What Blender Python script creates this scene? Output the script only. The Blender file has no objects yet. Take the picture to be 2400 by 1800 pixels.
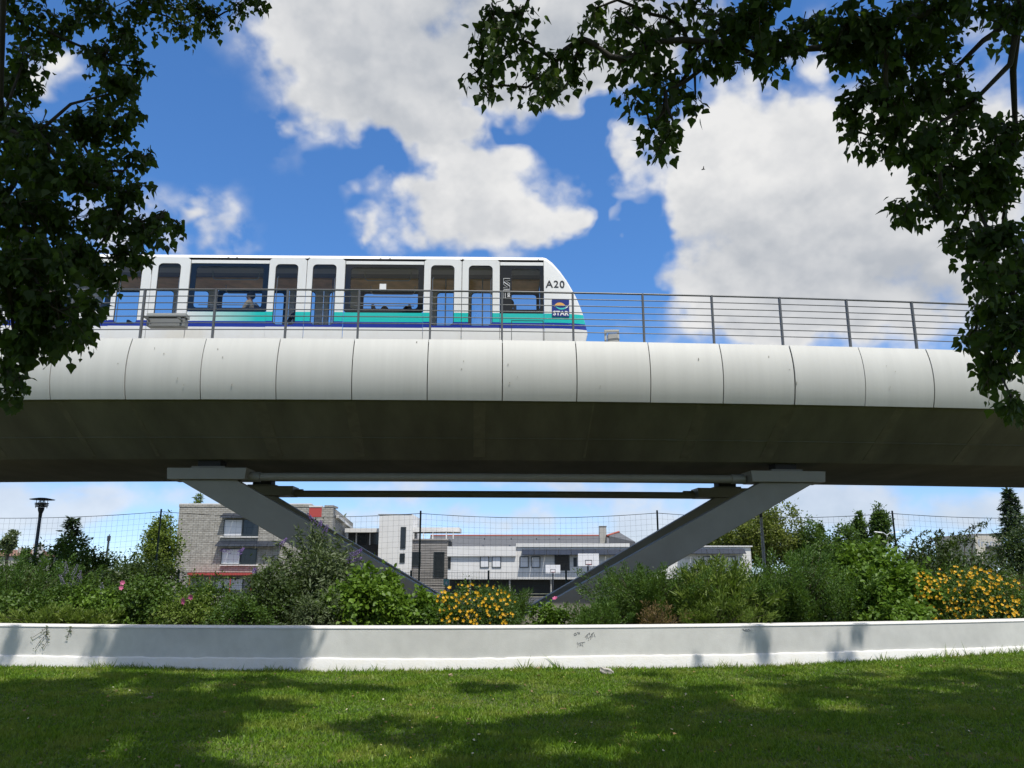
import bpy, bmesh, math, random
import numpy as np
from mathutils import Vector, Matrix

# ---------------------------------------------------------------- camera, sky, sun, exposure
scene = bpy.context.scene
COL = scene.collection
F_PX, PITCH, CAM_Z = 1867.0, math.radians(13.26), 1.55
CT, ST = math.cos(PITCH), math.sin(PITCH)

cam_d = bpy.data.cameras.new('camera'); cam = bpy.data.objects.new('camera', cam_d); COL.objects.link(cam)
cam.location = (0, 0, CAM_Z); cam.rotation_euler = (math.pi / 2 + PITCH, 0, 0)
cam_d.sensor_width = 36.0; cam_d.lens = 36.0 * F_PX / 2400.0
cam_d.clip_start = 0.05; cam_d.clip_end = 5000
scene.camera = cam

def ray(px, py):
    u = (px - 1200.0) / F_PX; v = (900.0 - py) / F_PX
    return (u, CT - v * ST, ST + v * CT)
def P(px, py, D):                    # the point of the place that lies D metres ahead
    r = ray(px, py); k = D / r[1]
    return (r[0] * k, D, CAM_Z + r[2] * k)
def XX(px, py, D): return P(px, py, D)[0]
def ZZ(py, D): return P(1200, py, D)[2]

SUN_EL, SUN_AZ = math.radians(63.0), math.radians(26.0)      # azimuth: to the right of straight behind the camera
SUN_DIR = Vector((math.sin(SUN_AZ) * math.cos(SUN_EL), -math.cos(SUN_AZ) * math.cos(SUN_EL), math.sin(SUN_EL)))
sun_d = bpy.data.lights.new('sun', 'SUN'); sun_d.energy = 3.35; sun_d.angle = math.radians(0.53); sun_d.color = (1.0, 0.955, 0.88)
sun = bpy.data.objects.new('sun', sun_d); COL.objects.link(sun)
sun.rotation_euler = (-SUN_DIR).to_track_quat('-Z', 'Y').to_euler(); sun.location = (0, -20, 60)

world = bpy.data.worlds.new('World'); scene.world = world; world.use_nodes = True
wt = world.node_tree; wt.nodes.clear(); WN, WL = wt.nodes, wt.links

def mk_math(t, op, a, b=None, c=None, clamp=False):
    n = t.nodes.new('ShaderNodeMath'); n.operation = op; n.use_clamp = clamp
    for i, x in enumerate((a, b, c)):
        if x is None: continue
        if isinstance(x, (int, float)): n.inputs[i].default_value = x
        else: t.links.new(x, n.inputs[i])
    return n.outputs[0]
def mk_vmath(t, op, a, b=None):
    n = t.nodes.new('ShaderNodeVectorMath'); n.operation = op
    for i, x in enumerate((a, b)):
        if x is None: continue
        if isinstance(x, tuple): n.inputs[i].default_value = x
        else: t.links.new(x, n.inputs[i])
    return n
def mk_range(t, v, a, b, c=0.0, d=1.0, interp='SMOOTHSTEP'):
    n = t.nodes.new('ShaderNodeMapRange'); n.interpolation_type = interp
    t.links.new(v, n.inputs[0])
    for i, x in enumerate((a, b, c, d)): n.inputs[1 + i].default_value = x
    return n.outputs[0]
def mk_noise(t, vec, scale, detail=6, rough=0.55, lac=2.0, dist=0.0):
    n = t.nodes.new('ShaderNodeTexNoise'); t.links.new(vec, n.inputs['Vector'])
    n.inputs['Scale'].default_value = scale; n.inputs['Detail'].default_value = detail
    n.inputs['Roughness'].default_value = rough; n.inputs['Lacunarity'].default_value = lac; n.inputs['Distortion'].default_value = dist
    return n.outputs[0]
def mk_mixc(t, f, a, b, blend='MIX'):
    n = t.nodes.new('ShaderNodeMix'); n.data_type = 'RGBA'; n.blend_type = blend
    for s, x in ((n.inputs[0], f), (n.inputs[6], a), (n.inputs[7], b)):
        if isinstance(x, (int, float)): s.default_value = x
        elif isinstance(x, tuple): s.default_value = x if len(x) == 4 else (*x, 1)
        else: t.links.new(x, s)
    return n.outputs[2]

# cumulus field over the dome, computed as numbers and read back through an environment texture
CLOUDS = [  # px, py, rx, ry, weight, greyness of the body
    (760, 20, 120, 110, 1, .45), (745, 150, 90, 110, 1, .35), (880, 70, 180, 130, 1.05, .7), (870, 220, 130, 90, 1, .5), (940, 300, 90, 55, 1, .35), (1030, 160, 180, 130, 1.05, .85), (1080, 20, 260, 110, 1.1, .9), (1250, 50, 240, 120, 1.1, .9), (1290, 180, 130, 65, 1, .6), (1420, 150, 120, 90, 1, .65), (1500, 60, 170, 120, 1, .7), (1040, 280, 70, 60, .9, .35), (760, 270, 40, 40, .6, .2),
    (1080, 370, 80, 70, 1, .15), (1010, 450, 100, 70, 1, .3), (1110, 470, 130, 95, 1.05, .35), (1210, 520, 110, 75, 1.05, .25), (1300, 545, 75, 60, 1, .1), (1180, 390, 60, 70, .75, .2), (1290, 470, 60, 60, .62, .1), (960, 540, 70, 40, .8, .2), (1330, 590, 50, 40, .7, .1),
    (1475, 330, 50, 60, .95, .1), (1445, 420, 40, 40, .5, .1), (1440, 510, 36, 50, .6, .1), (1520, 390, 50, 50, .5, .1), (1740, 280, 95, 110, 1, .05), (1690, 400, 130, 110, 1, .15), (1620, 520, 90, 90, 1, .25), (1640, 620, 90, 80, 1, .4), (1900, 320, 150, 100, 1.05, .15), (1880, 500, 260, 150, 1.1, .7), (2120, 400, 240, 170, 1.1, .25), (2350, 420, 240, 230, 1.1, .25), (2130, 600, 260, 140, 1.1, .95), (1800, 640, 170, 100, 1, .9), (1690, 720, 130, 60, .72, .2), (1850, 735, 200, 60, .9, .15), (2400, 640, 220, 160, 1, .5), (2150, 740, 250, 60, .95, .3),
    (480, 500, 60, 36, .95, .1), (545, 565, 45, 40, .72, .1), (420, 570, 80, 40, 1, .1), (330, 520, 110, 50, .8, .1), (140, 185, 45, 38, .9, .1), (855, 512, 34, 36, .78, .1), (680, 300, 30, 40, .5, .1), (665, 110, 34, 60, .6, .1), (1900, 130, 60, 50, .8, .1), (590, 30, 40, 30, .5, 0), (1630, 400, 40, 40, .5, 0),
    (250, 1195, 130, 45, .9, .25), (120, 1230, 110, 45, .9, .3), (40, 1180, 90, 45, .85, .3), (230, 1150, 90, 22, .8, .3), (500, 1150, 110, 40, .8, .3), (1010, 1145, 120, 36, .82, .3), (1390, 1150, 110, 40, .95, .3), (1250, 1225, 170, 45, .9, .35), (1530, 1240, 160, 55, .9, .4), (1060, 1225, 120, 40, .85, .35), (1980, 1180, 160, 45, .95, .45), (2230, 1200, 220, 45, .95, .55), (1800, 1210, 150, 55, .9, .4), (830, 1215, 120, 40, .75, .3), (600, 1240, 150, 36, .7, .3)]
HOLES = [(930, 385, 110, 34, .45), (1170, 318, 70, 30, .4), (1400, 500, 60, 120, .62), (1250, 300, 90, 50, .5), (1130, 290, 50, 24, .3), (1500, 470, 40, 60, .4), (1400, 300, 60, 70, .8), (1560, 240, 90, 40, .6), (1400, 630, 60, 90, .7), (1510, 560, 50, 60, .6), (1860, 190, 80, 40, .4), (860, 410, 90, 60, .35), (1530, 680, 60, 50, .5), (700, 1190, 120, 50, .5), (350, 1230, 90, 50, .6), (1150, 1180, 60, 26, .4), (2300, 1140, 120, 25, .5)]
_lat = np.random.default_rng(11).random((64, 64, 64)).astype(np.float32)
def vnoise(p):
    i = np.floor(p).astype(np.int32); f = (p - i).astype(np.float32); f = f * f * f * (f * (f * 6 - 15) + 10); i &= 63; j = (i + 1) & 63
    x0, y0, z0 = i.T; x1, y1, z1 = j.T; fx, fy, fz = f.T
    a = _lat[x0, y0, z0] * (1 - fx) + _lat[x1, y0, z0] * fx; b = _lat[x0, y1, z0] * (1 - fx) + _lat[x1, y1, z0] * fx
    c = _lat[x0, y0, z1] * (1 - fx) + _lat[x1, y0, z1] * fx; d = _lat[x0, y1, z1] * (1 - fx) + _lat[x1, y1, z1] * fx
    return (a * (1 - fy) + b * fy) * (1 - fz) + (c * (1 - fy) + d * fy) * fz
def fbm(p, octs, rough=.55, billow=False):
    s = np.zeros(len(p), np.float32); a, tot = 1.0, 0.0
    for o in range(octs):
        n = vnoise(p * (2.03 ** o) + 17.3 * o)
        if billow: n = 1 - np.abs(2 * n - 1)
        s += a * n; tot += a; a *= rough
    return s / tot
def cloud_field(d):
    """d: unit directions (n,3) -> coverage mask, lightness"""
    n = len(d); yy_ = d[:, 1] * CT + d[:, 2] * ST
    front = yy_ > .25
    zc_ = np.where(front, yy_, 1.0)
    X = 1200 + F_PX * d[:, 0] / zc_; Yp = 900 - F_PX * (-d[:, 1] * ST + d[:, 2] * CT) / zc_
    fl = d * np.array([1, 1, 1.25])
    w1 = fbm(fl * 9 + 3.1, 3) - .5; w2 = fbm(fl * 9 + 41.7, 3) - .5
    w3 = fbm(fl * 27 + 5.5, 3) - .5; w4 = fbm(fl * 27 + 23.1, 3) - .5
    Xw = X + 130 * w1 + 120 * w3; Yw = Yp + np.where(Yp > 1000, 50, 110) * w2 + np.where(Yp > 1000, 40, 110) * w4
    Bf = np.zeros(n, np.float32); G = np.zeros(n, np.float32); Wt = np.full(n, 1e-4, np.float32)
    low = np.clip((Yp - 1000) / 120, 0, 1)
    for (px, py, rx, ry, w, g) in CLOUDS:
        q = ((Xw - px) / (rx * 1.3)) ** 2 + ((Yw - py) / (ry * 1.3)) ** 2
        b = w * np.exp(-1.15 * q)
        Bf = np.maximum(Bf, b) + .30 * np.minimum(Bf, b)
        G += b * g * (.45 + .55 * np.clip(.5 + (Yw - py) / (1.5 * ry), 0, 1)); Wt += b
    for (px, py, rx, ry, w) in HOLES: Bf = Bf - w * np.exp(-((Xw - px) / rx) ** 2 - ((Yw - py) / ry) ** 2)
    Bf = np.where(front, np.clip(Bf, 0, 1.2), 0)
    inside = np.clip(1 - np.maximum(np.abs(X - 1200) / 1300, np.abs(Yp - 880) / 1000), 0, .12) / .12 * front
    gen = np.clip((fbm(d * np.array([1, 1, 1.7]) * 3.1 + 7, 3, .5) - .385) / .15, 0, 1) * 1.1
    Bf = Bf * inside + gen * (1 - inside); Gr = np.where(inside > .5, G / Wt, .45)
    n1 = fbm(fl * 13, 7, .56); n1b = fbm(fl * 19 + 9, 4, .5, True)
    edge = np.clip(Bf * 4, 0, 1)
    Fd = Bf + edge * (1.5 * (n1 - .5) + .30 * (n1b - .6))
    mask = np.clip((Fd - .17) / .86, 0, 1); mask = mask * mask * (3 - 2 * mask)
    veil = np.clip((Bf - .02) / .30, 0, 1) * np.clip((n1 - .42) / .22, 0, 1) * .55; mask = np.maximum(mask, veil)
    # shading: detail noise leaning to the sun's side, grey where the body is deep
    up = fl + np.array([.012, -.004, .022]); m1 = fbm(up * 13, 5, .56)
    lean = np.clip((n1 - m1) * 3.2 + .5, 0, 1)
    deep = np.clip((Bf - .35) / .75, 0, 1) * Gr
    lit = 1.0 - 1.25 * deep + .34 * (lean - .5) + .12 * (n1b - .62) - .20 * (1 - mask)
    lit = lit * (1 - low * .25) + low * .12
    # thin parts are lit through
    lit = np.clip(lit, 0, 1)
    mask = mask * (1 - .30 * low)
    return mask, lit

EW, EH = 5120, 2560
def sphere_dirs(us, vs_):
    U, V_ = np.meshgrid(us, vs_); ph = -(U - .5) * 2 * math.pi; th = (V_ - .5) * math.pi
    return np.stack([np.cos(ph) * np.cos(th), np.sin(ph) * np.cos(th), np.sin(th)], -1).reshape(-1, 3).astype(np.float32)
sky_px = np.zeros((EH, EW, 4), np.float32); sky_px[..., 3] = 1
K = 6; lw, lh = EW // K, EH // K
v_lo = np.arange(int(lh * .49), lh); m_, l_ = cloud_field(sphere_dirs((np.arange(lw) + .5) / lw, (v_lo + .5) / lh))
for ch, a in ((0, m_), (1, l_)):
    a = a.reshape(len(v_lo), lw); a = np.repeat(np.repeat(a, K, 0), K, 1)
    y0 = v_lo[0] * K; sky_px[y0:y0 + a.shape[0], :a.shape[1], ch] = a[:EH - y0]
ua, ub, va, vb_ = int(EW * (.25 - .112)), int(EW * (.25 + .112)), int(EH * .488), int(EH * (.5 + 47 / 180))
m_, l_ = cloud_field(sphere_dirs((np.arange(ua, ub) + .5) / EW, (np.arange(va, vb_) + .5) / EH))
sky_px[va:vb_, ua:ub, 0] = m_.reshape(vb_ - va, -1); sky_px[va:vb_, ua:ub, 1] = l_.reshape(vb_ - va, -1)
cimg = bpy.data.images.new('cloud_field', EW, EH, float_buffer=False, is_data=True); cimg.colorspace_settings.name = 'Non-Color'
cimg.pixels.foreach_set(sky_px.ravel()); cimg.update(); cimg.pack(); del sky_px

tc = WN.new('ShaderNodeTexCoord'); dirv = tc.outputs['Generated']
sky = WN.new('ShaderNodeTexSky'); sky.sky_type = 'NISHITA'; sky.sun_disc = False
sv = mk_vmath(wt, 'NORMALIZE', mk_vmath(wt, 'ADD', dirv, (0, 0, .06)).outputs[0]).outputs[0]; WL.new(sv, sky.inputs[0])
sky.sun_elevation = SUN_EL; sky.sun_rotation = math.pi - SUN_AZ
sky.altitude = 50; sky.air_density = 1.0; sky.dust_density = 0.0; sky.ozone_density = 3.0
hs = WN.new('ShaderNodeHueSaturation'); WL.new(sky.outputs[0], hs.inputs['Color']); hs.inputs['Saturation'].default_value = 1.12; hs.inputs['Value'].default_value = 1.0
sz = WN.new('ShaderNodeSeparateXYZ'); WL.new(dirv, sz.inputs[0])
tint = mk_mixc(wt, mk_range(wt, sz.outputs[2], .0, .30), (.78, .76, .84), (.56, .74, .90))
skyc = mk_mixc(wt, 1.0, hs.outputs[0], tint, 'MULTIPLY')
env = WN.new('ShaderNodeTexEnvironment'); env.image = cimg; env.interpolation = 'Linear'; WL.new(dirv, env.inputs[0])
sep = WN.new('ShaderNodeSeparateColor'); WL.new(env.outputs[0], sep.inputs[0]); mask, lit = sep.outputs[0], sep.outputs[1]
ccol = mk_mixc(wt, lit, (0.43, 0.465, 0.52), (0.85, 0.848, 0.845))
bg1 = WN.new('ShaderNodeBackground'); WL.new(skyc, bg1.inputs[0]); bg1.inputs[1].default_value = 0.15
bg2 = WN.new('ShaderNodeBackground'); WL.new(ccol, bg2.inputs[0]); bg2.inputs[1].default_value = 0.70
mx = WN.new('ShaderNodeMixShader'); WL.new(mask, mx.inputs[0]); WL.new(bg1.outputs[0], mx.inputs[1]); WL.new(bg2.outputs[0], mx.inputs[2])
world.cycles.sampling_method = 'MANUAL'; world.cycles.sample_map_resolution = 512
wo = WN.new('ShaderNodeOutputWorld'); WL.new(mx.outputs[0], wo.inputs[0])

vs = scene.view_settings
scene.display_settings.display_device = 'sRGB'
vs.view_transform = 'Standard'; vs.look = 'None'; vs.exposure = 0.5; vs.gamma = 1.0; vs.use_curve_mapping = False
scene.render.engine = 'CYCLES'
cy = scene.cycles
cy.use_denoising = True; cy.max_bounces = 7; cy.diffuse_bounces = 3; cy.glossy_bounces = 3; cy.transmission_bounces = 4; cy.transparent_max_bounces = 10
cy.caustics_reflective = False; cy.caustics_refractive = False; cy.use_adaptive_sampling = True; cy.adaptive_threshold = 0.012

# ---------------------------------------------------------------- materials
def principled(name):
    m = bpy.data.materials.new(name); m.use_nodes = True
    t = m.node_tree; b = t.nodes['Principled BSDF']; return m, t, b
def M(name, col, rough=.6, metal=0., var=0., vscale=3., detail=5, bump=0., bscale=40., stretch=(1, 1, 1), var2=0., v2scale=.4, spec=.5, rnd=0., col2=None, coord='Object'):
    m, t, b = principled(name)
    b.inputs['Roughness'].default_value = rough; b.inputs['Metallic'].default_value = metal; b.inputs['Specular IOR Level'].default_value = spec
    c = (*col, 1.0); base = None
    tcn = t.nodes.new('ShaderNodeTexCoord'); mp = mk_vmath(t, 'MULTIPLY', tcn.outputs[coord], stretch).outputs[0]
    cur = c
    if col2 is not None:
        f = mk_range(t, mk_noise(t, mp, vscale, detail, .6), .38, .62)
        cur = mk_mixc(t, f, c, (*col2, 1))
    if var:
        f = mk_noise(t, mp, vscale, detail, .62)
        v = mk_range(t, f, .3, .7, 1 - var, 1 + var, 'LINEAR')
        cur = mk_mixc(t, 1.0, cur, comb(t, v), 'MULTIPLY')
    if var2:
        f = mk_noise(t, mp, v2scale, 3, .5)
        v = mk_range(t, f, .3, .7, 1 - var2, 1 + var2, 'LINEAR')
        cur = mk_mixc(t, 1.0, cur, comb(t, v), 'MULTIPLY')
    if rnd:
        oi = t.nodes.new('ShaderNodeObjectInfo')
        v = mk_range(t, oi.outputs['Random'], 0, 1, 1 - rnd, 1 + rnd, 'LINEAR')
        cur = mk_mixc(t, 1.0, cur, comb(t, v), 'MULTIPLY')
    if isinstance(cur, tuple): b.inputs['Base Color'].default_value = cur
    else: t.links.new(cur, b.inputs['Base Color'])
    if bump:
        bn = t.nodes.new('ShaderNodeBump'); bn.inputs['Strength'].default_value = bump; bn.inputs['Distance'].default_value = .02
        t.links.new(mk_noise(t, mp, bscale, 6, .6), bn.inputs['Height']); t.links.new(bn.outputs[0], b.inputs['Normal'])
    return m
def comb(t, v):
    n = t.nodes.new('ShaderNodeCombineColor')
    for i in range(3): t.links.new(v, n.inputs[i])
    return n.outputs[0]
def leafmat(name, dark, light, trans=.3, rough=.5, back=None, spec=.35):
    m, t, b = principled(name)
    at = t.nodes.new('ShaderNodeAttribute'); at.attribute_name = 'rnd'
    oi = t.nodes.new('ShaderNodeObjectInfo')
    f = mk_math(t, 'ADD', mk_math(t, 'MULTIPLY', at.outputs['Fac'], .78), mk_math(t, 'MULTIPLY', oi.outputs['Random'], .22), clamp=True)
    c = mk_mixc(t, f, dark, light)
    if back is not None:
        ge = t.nodes.new('ShaderNodeNewGeometry')
        c = mk_mixc(t, mk_math(t, 'MULTIPLY', ge.outputs['Backfacing'], .75), c, back)
    t.links.new(c, b.inputs['Base Color']); b.inputs['Roughness'].default_value = rough; b.inputs['Specular IOR Level'].default_value = spec
    tr = t.nodes.new('ShaderNodeBsdfTranslucent')
    tcx = mk_mixc(t, .55, c, (.20, .34, .03)); t.links.new(tcx, tr.inputs[0])
    mxs = t.nodes.new('ShaderNodeMixShader'); mxs.inputs[0].default_value = trans
    t.links.new(b.outputs[0], mxs.inputs[1]); t.links.new(tr.outputs[0], mxs.inputs[2])
    t.links.new(mxs.outputs[0], t.nodes['Material Output'].inputs[0])
    return m

# ---------------------------------------------------------------- mesh helpers
ORG = {}
def tag(o, label=None, cat=None, group=None, kind=None):
    if label: o['label'] = label
    if cat: o['category'] = cat
    if group: o['group'] = group
    if kind: o['kind'] = kind
    return o
def thing(name, label, cat, loc=(0, 0, 0), group=None, rz=0.0):
    o = bpy.data.objects.new(name, None); COL.objects.link(o); o.empty_display_size = .2
    o.location = loc; o.rotation_euler = (0, 0, rz); ORG[o.name] = Vector(loc)
    return tag(o, label, cat, group)
def link(name, me, parent=None, loc=None):
    o = bpy.data.objects.new(name, me); COL.objects.link(o)
    if parent is not None: o.parent = parent; ORG[o.name] = ORG[parent.name]
    if loc is not None: o.location = loc
    return o
def smooth_all(me, on=True):
    me.polygons.foreach_set('use_smooth', [on] * len(me.polygons))

class MB:
    def __init__(s): s.v = []; s.f = []; s.sm = []; s.mi = []; s.cm = 0
    def add(s, vs, fs, smooth=False):
        k = len(s.v); s.v += [tuple(p) for p in vs]
        for f in fs: s.f.append(tuple(i + k for i in f)); s.sm.append(smooth); s.mi.append(s.cm)
    def box(s, x0, x1, y0, y1, z0, z1):
        vs = [(x, y, z) for x in (x0, x1) for y in (y0, y1) for z in (z0, z1)]
        s.add(vs, [(0, 1, 3, 2), (4, 6, 7, 5), (0, 4, 5, 1), (2, 3, 7, 6), (0, 2, 6, 4), (1, 5, 7, 3)])
        return s
    def hexa(s, p): s.add(p, [(0, 3, 2, 1), (4, 5, 6, 7), (0, 1, 5, 4), (1, 2, 6, 5), (2, 3, 7, 6), (3, 0, 4, 7)]); return s
    def bar(s, p, q, w, h, up=(0, 0, 1)):
        p, q, up = Vector(p), Vector(q), Vector(up); d = (q - p).normalized(); sd = d.cross(up).normalized(); u = sd.cross(d)
        a, b = sd * w / 2, u * h / 2
        s.hexa([p - a - b, p + a - b, p + a + b, p - a + b, q - a - b, q + a - b, q + a + b, q - a + b]); return s
    def tube(s, pts, r, n=8, cap=True, smooth=True):
        pts = [Vector(p) for p in pts]; rs = r if isinstance(r, (list, tuple)) else [r] * len(pts); rings = []
        for i, p in enumerate(pts):
            d = (pts[min(i + 1, len(pts) - 1)] - pts[max(i - 1, 0)]).normalized()
            a = d.orthogonal().normalized() if i == 0 else (a - d * a.dot(d)).normalized()
            b = d.cross(a); rings.append([p + (a * math.cos(t) + b * math.sin(t)) * rs[i] for t in [2 * math.pi * k / n for k in range(n)]])
        vs = [q for rg in rings for q in rg]
        fs = [(i * n + k, i * n + (k + 1) % n, (i + 1) * n + (k + 1) % n, (i + 1) * n + k) for i in range(len(pts) - 1) for k in range(n)]
        s.add(vs, fs, smooth)
        if cap and n > 2: s.add(rings[0], [tuple(range(n))[::-1]]); s.add(rings[-1], [tuple(range(n))])
        return s
    def lathe(s, prof, c, n=20, smooth=True):
        cx, cy_, cz = c; vs = [(cx + r * math.cos(2 * math.pi * k / n), cy_ + r * math.sin(2 * math.pi * k / n), cz + z) for (r, z) in prof for k in range(n)]
        fs = [(i * n + k, i * n + (k + 1) % n, (i + 1) * n + (k + 1) % n, (i + 1) * n + k) for i in range(len(prof) - 1) for k in range(n)]
        s.add(vs, fs, smooth); return s
    def sweep(s, section, path, closed=True, smooth=False, caps=True):
        """section: list of (l,z); path: function-made frames list of (origin, normal)"""
        m = len(section); vs = []
        for (o, n) in path:
            for (l, z) in section: vs.append((o[0] + n[0] * l, o[1] + n[1] * l, z))
        rng = range(m) if closed else range(m - 1)
        for j in rng:
            a, b = j, (j + 1) % m; q = []; fs = []
            for i in range(len(path)): q += [vs[i * m + a], vs[i * m + b]]
            for i in range(len(path) - 1): fs.append((2 * i, 2 * i + 1, 2 * i + 3, 2 * i + 2))
            s.add(q, fs, smooth)
        if caps and closed:
            s.add(vs[:m], [tuple(range(m))]); s.add(vs[-m:], [tuple(range(m))[::-1]])
        return s
    def plate_hole(s, x0, x1, z0, z1, hx0, hx1, hz0, hz1, r, y0, y1, n=5):
        inn, out = [], []
        cs = [((hx1 - r, hz1 - r), 0, (x1, z1)), ((hx0 + r, hz1 - r), 90, (x0, z1)), ((hx0 + r, hz0 + r), 180, (x0, z0)), ((hx1 - r, hz0 + r), 270, (x1, z0))]
        for (c, a0, oc) in cs:
            for k in range(n):
                t = math.radians(a0 + 90 * k / (n - 1)); p = (c[0] + r * math.cos(t), c[1] + r * math.sin(t)); inn.append(p)
            e0 = (oc[0], c[1] if a0 in (0, 180) else oc[1]); e0 = (oc[0], c[1]) if a0 in (0, 180) else (c[0], oc[1])
            e1 = (c[0], oc[1]) if a0 in (0, 180) else (oc[0], c[1])
            for k in range(n):
                f = k / (n - 1)
                if f <= .5: g = f * 2; out.append((e0[0] + (oc[0] - e0[0]) * g, e0[1] + (oc[1] - e0[1]) * g))
                else: g = f * 2 - 1; out.append((oc[0] + (e1[0] - oc[0]) * g, oc[1] + (e1[1] - oc[1]) * g))
        N = len(inn); fs = [(i, (i + 1) % N, N + (i + 1) % N, N + i) for i in range(N)]
        s.add([(x, y0, z) for x, z in out] + [(x, y0, z) for x, z in inn], fs)
        s.add([(x, y1, z) for x, z in out] + [(x, y1, z) for x, z in inn], [f[::-1] for f in fs])
        s.add([(x, y0, z) for x, z in inn] + [(x, y1, z) for x, z in inn], fs, True)
        s.add([(x, y1, z) for x, z in out] + [(x, y0, z) for x, z in out], fs)
        return s
    def rrect(s, hx0, hx1, hz0, hz1, r, y, n=5):
        pts = []
        for (c, a0) in (((hx1 - r, hz1 - r), 0), ((hx0 + r, hz1 - r), 90), ((hx0 + r, hz0 + r), 180), ((hx1 - r, hz0 + r), 270)):
            for k in range(n):
                t = math.radians(a0 + 90 * k / (n - 1)); pts.append((c[0] + r * math.cos(t), y, c[1] + r * math.sin(t)))
        s.add(pts, [tuple(range(len(pts)))]); return s
    def mesh(s, name, mat, org=(0, 0, 0), bevel=0.):
        me = bpy.data.meshes.new(name); o = org
        me.from_pydata([(p[0] - o[0], p[1] - o[1], p[2] - o[2]) for p in s.v], [], s.f)
        for m in (mat if isinstance(mat, (list, tuple)) else [mat]): me.materials.append(m)
        me.polygons.foreach_set('use_smooth', s.sm)
        if any(s.mi): me.polygons.foreach_set('material_index', s.mi)
        if bevel:
            bm = bmesh.new(); bm.from_mesh(me); bmesh.ops.remove_doubles(bm, verts=bm.verts, dist=1e-4)
            bmesh.ops.recalc_face_normals(bm, faces=bm.faces)
            ed = [e for e in bm.edges if len(e.link_faces) == 2 and e.calc_face_angle(0) > .5]
            bmesh.ops.bevel(bm, geom=ed, offset=bevel, segments=2, affect='EDGES', profile=.6, clamp_overlap=True)
            bm.to_mesh(me); bm.free()
        me.update(); return me
    def build(s, name, mat, parent=None, bevel=0., local=False):
        org = (0, 0, 0) if (parent is None or local) else ORG[parent.name]
        return link(name, s.mesh(name, mat, org, bevel), parent)
def fast_mesh(name, V, T, mat, rnd=None, smooth=False):
    me = bpy.data.meshes.new(name); n, m = len(V), len(T)
    me.vertices.add(n); me.vertices.foreach_set('co', np.asarray(V, np.float32).ravel())
    me.loops.add(m * 3); me.loops.foreach_set('vertex_index', np.asarray(T, np.int32).ravel())
    me.polygons.add(m); me.polygons.foreach_set('loop_start', np.arange(0, m * 3, 3, dtype=np.int32))
    if smooth: me.polygons.foreach_set('use_smooth', [True] * m)
    if rnd is not None:
        a = me.attributes.new('rnd', 'FLOAT', 'POINT'); a.data.foreach_set('value', np.asarray(rnd, np.float32))
    me.materials.append(mat); me.update(calc_edges=True); return me
def unit(a): return a / np.maximum(np.linalg.norm(a, axis=1, keepdims=True), 1e-9)
LEAF = {  # template: (along, across, up) with triangles
    'kite': (np.array([(0, 0, 0), (.42, .5, .07), (1, 0, 0), (.42, -.5, .07)]), np.array([(0, 2, 1), (0, 3, 2)])),
    'blade': (np.array([(0, .5, 0), (0, -.5, 0), (1, 0, 0)]), np.array([(0, 1, 2)])),
    'poplar': (np.array([(0, 0, 0), (.16, .40, .05), (.36, .47, .08), (.62, .25, .05), (1.06, 0, -.05), (.62, -.25, .05), (.36, -.47, .08), (.16, -.40, .05), (.45, 0, 0)]),
               np.array([(0, 8, 1), (1, 8, 2), (2, 8, 3), (3, 8, 4), (4, 8, 5), (5, 8, 6), (6, 8, 7), (7, 8, 0)])),
    'oval': (np.array([(0, 0, 0), (.25, .42, .08), (.65, .38, .07), (1, 0, -.04), (.65, -.38, .07), (.25, -.42, .08)]), np.array([(0, 3, 1), (1, 3, 2), (0, 5, 3), (5, 4, 3)])),
}
def leaves(pos, d, nrm, L, W, kind, rg):
    tv, tt = LEAF[kind]; n = len(pos); d = unit(d); s = unit(np.cross(d, nrm)); u = np.cross(s, d)
    L = np.broadcast_to(np.asarray(L, float), (n,)); W = np.broadcast_to(np.asarray(W, float), (n,))
    V = pos[:, None, :] + d[:, None, :] * (tv[None, :, 0:1] * L[:, None, None]) + s[:, None, :] * (tv[None, :, 1:2] * W[:, None, None]) + u[:, None, :] * (tv[None, :, 2:3] * L[:, None, None])
    T = tt[None] + (np.arange(n) * len(tv))[:, None, None]
    return V.reshape(-1, 3), T.reshape(-1, 3), np.repeat(rg.random(n), len(tv))
def joinl(parts):
    V, T, R = [], [], []; k = 0
    for (v, t, r) in parts: V.append(v); T.append(t + k); R.append(r); k += len(v)
    return np.concatenate(V), np.concatenate(T), np.concatenate(R)
def rnd_unit(rg, n): return unit(rg.normal(size=(n, 3)))

# ---------------------------------------------------------------- ground
def sstep(x, a, b):
    t = np.clip((np.asarray(x, float) - a) / (b - a), 0, 1); return t * t * (3 - 2 * t)
def wall_y(x):
    x = np.clip(np.asarray(x, float), -24, 24); return 13.6 + .065 * x + .0141 * x * x
def lawn_z(x, y): return .09 * sstep(x, 3.5, 9.5) * sstep(y, 8.0, 14.5) + .02 * np.sin(np.asarray(x) * .9 + 1) * np.sin(np.asarray(y) * 1.1)
def back_z(x, y):
    return np.interp(np.asarray(y) - wall_y(x), [0, 3, 6, 12, 53, 88, 300, 2500], [.5, .48, .15, -.45, -.9, -1.6, -2.0, -2.0])

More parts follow.
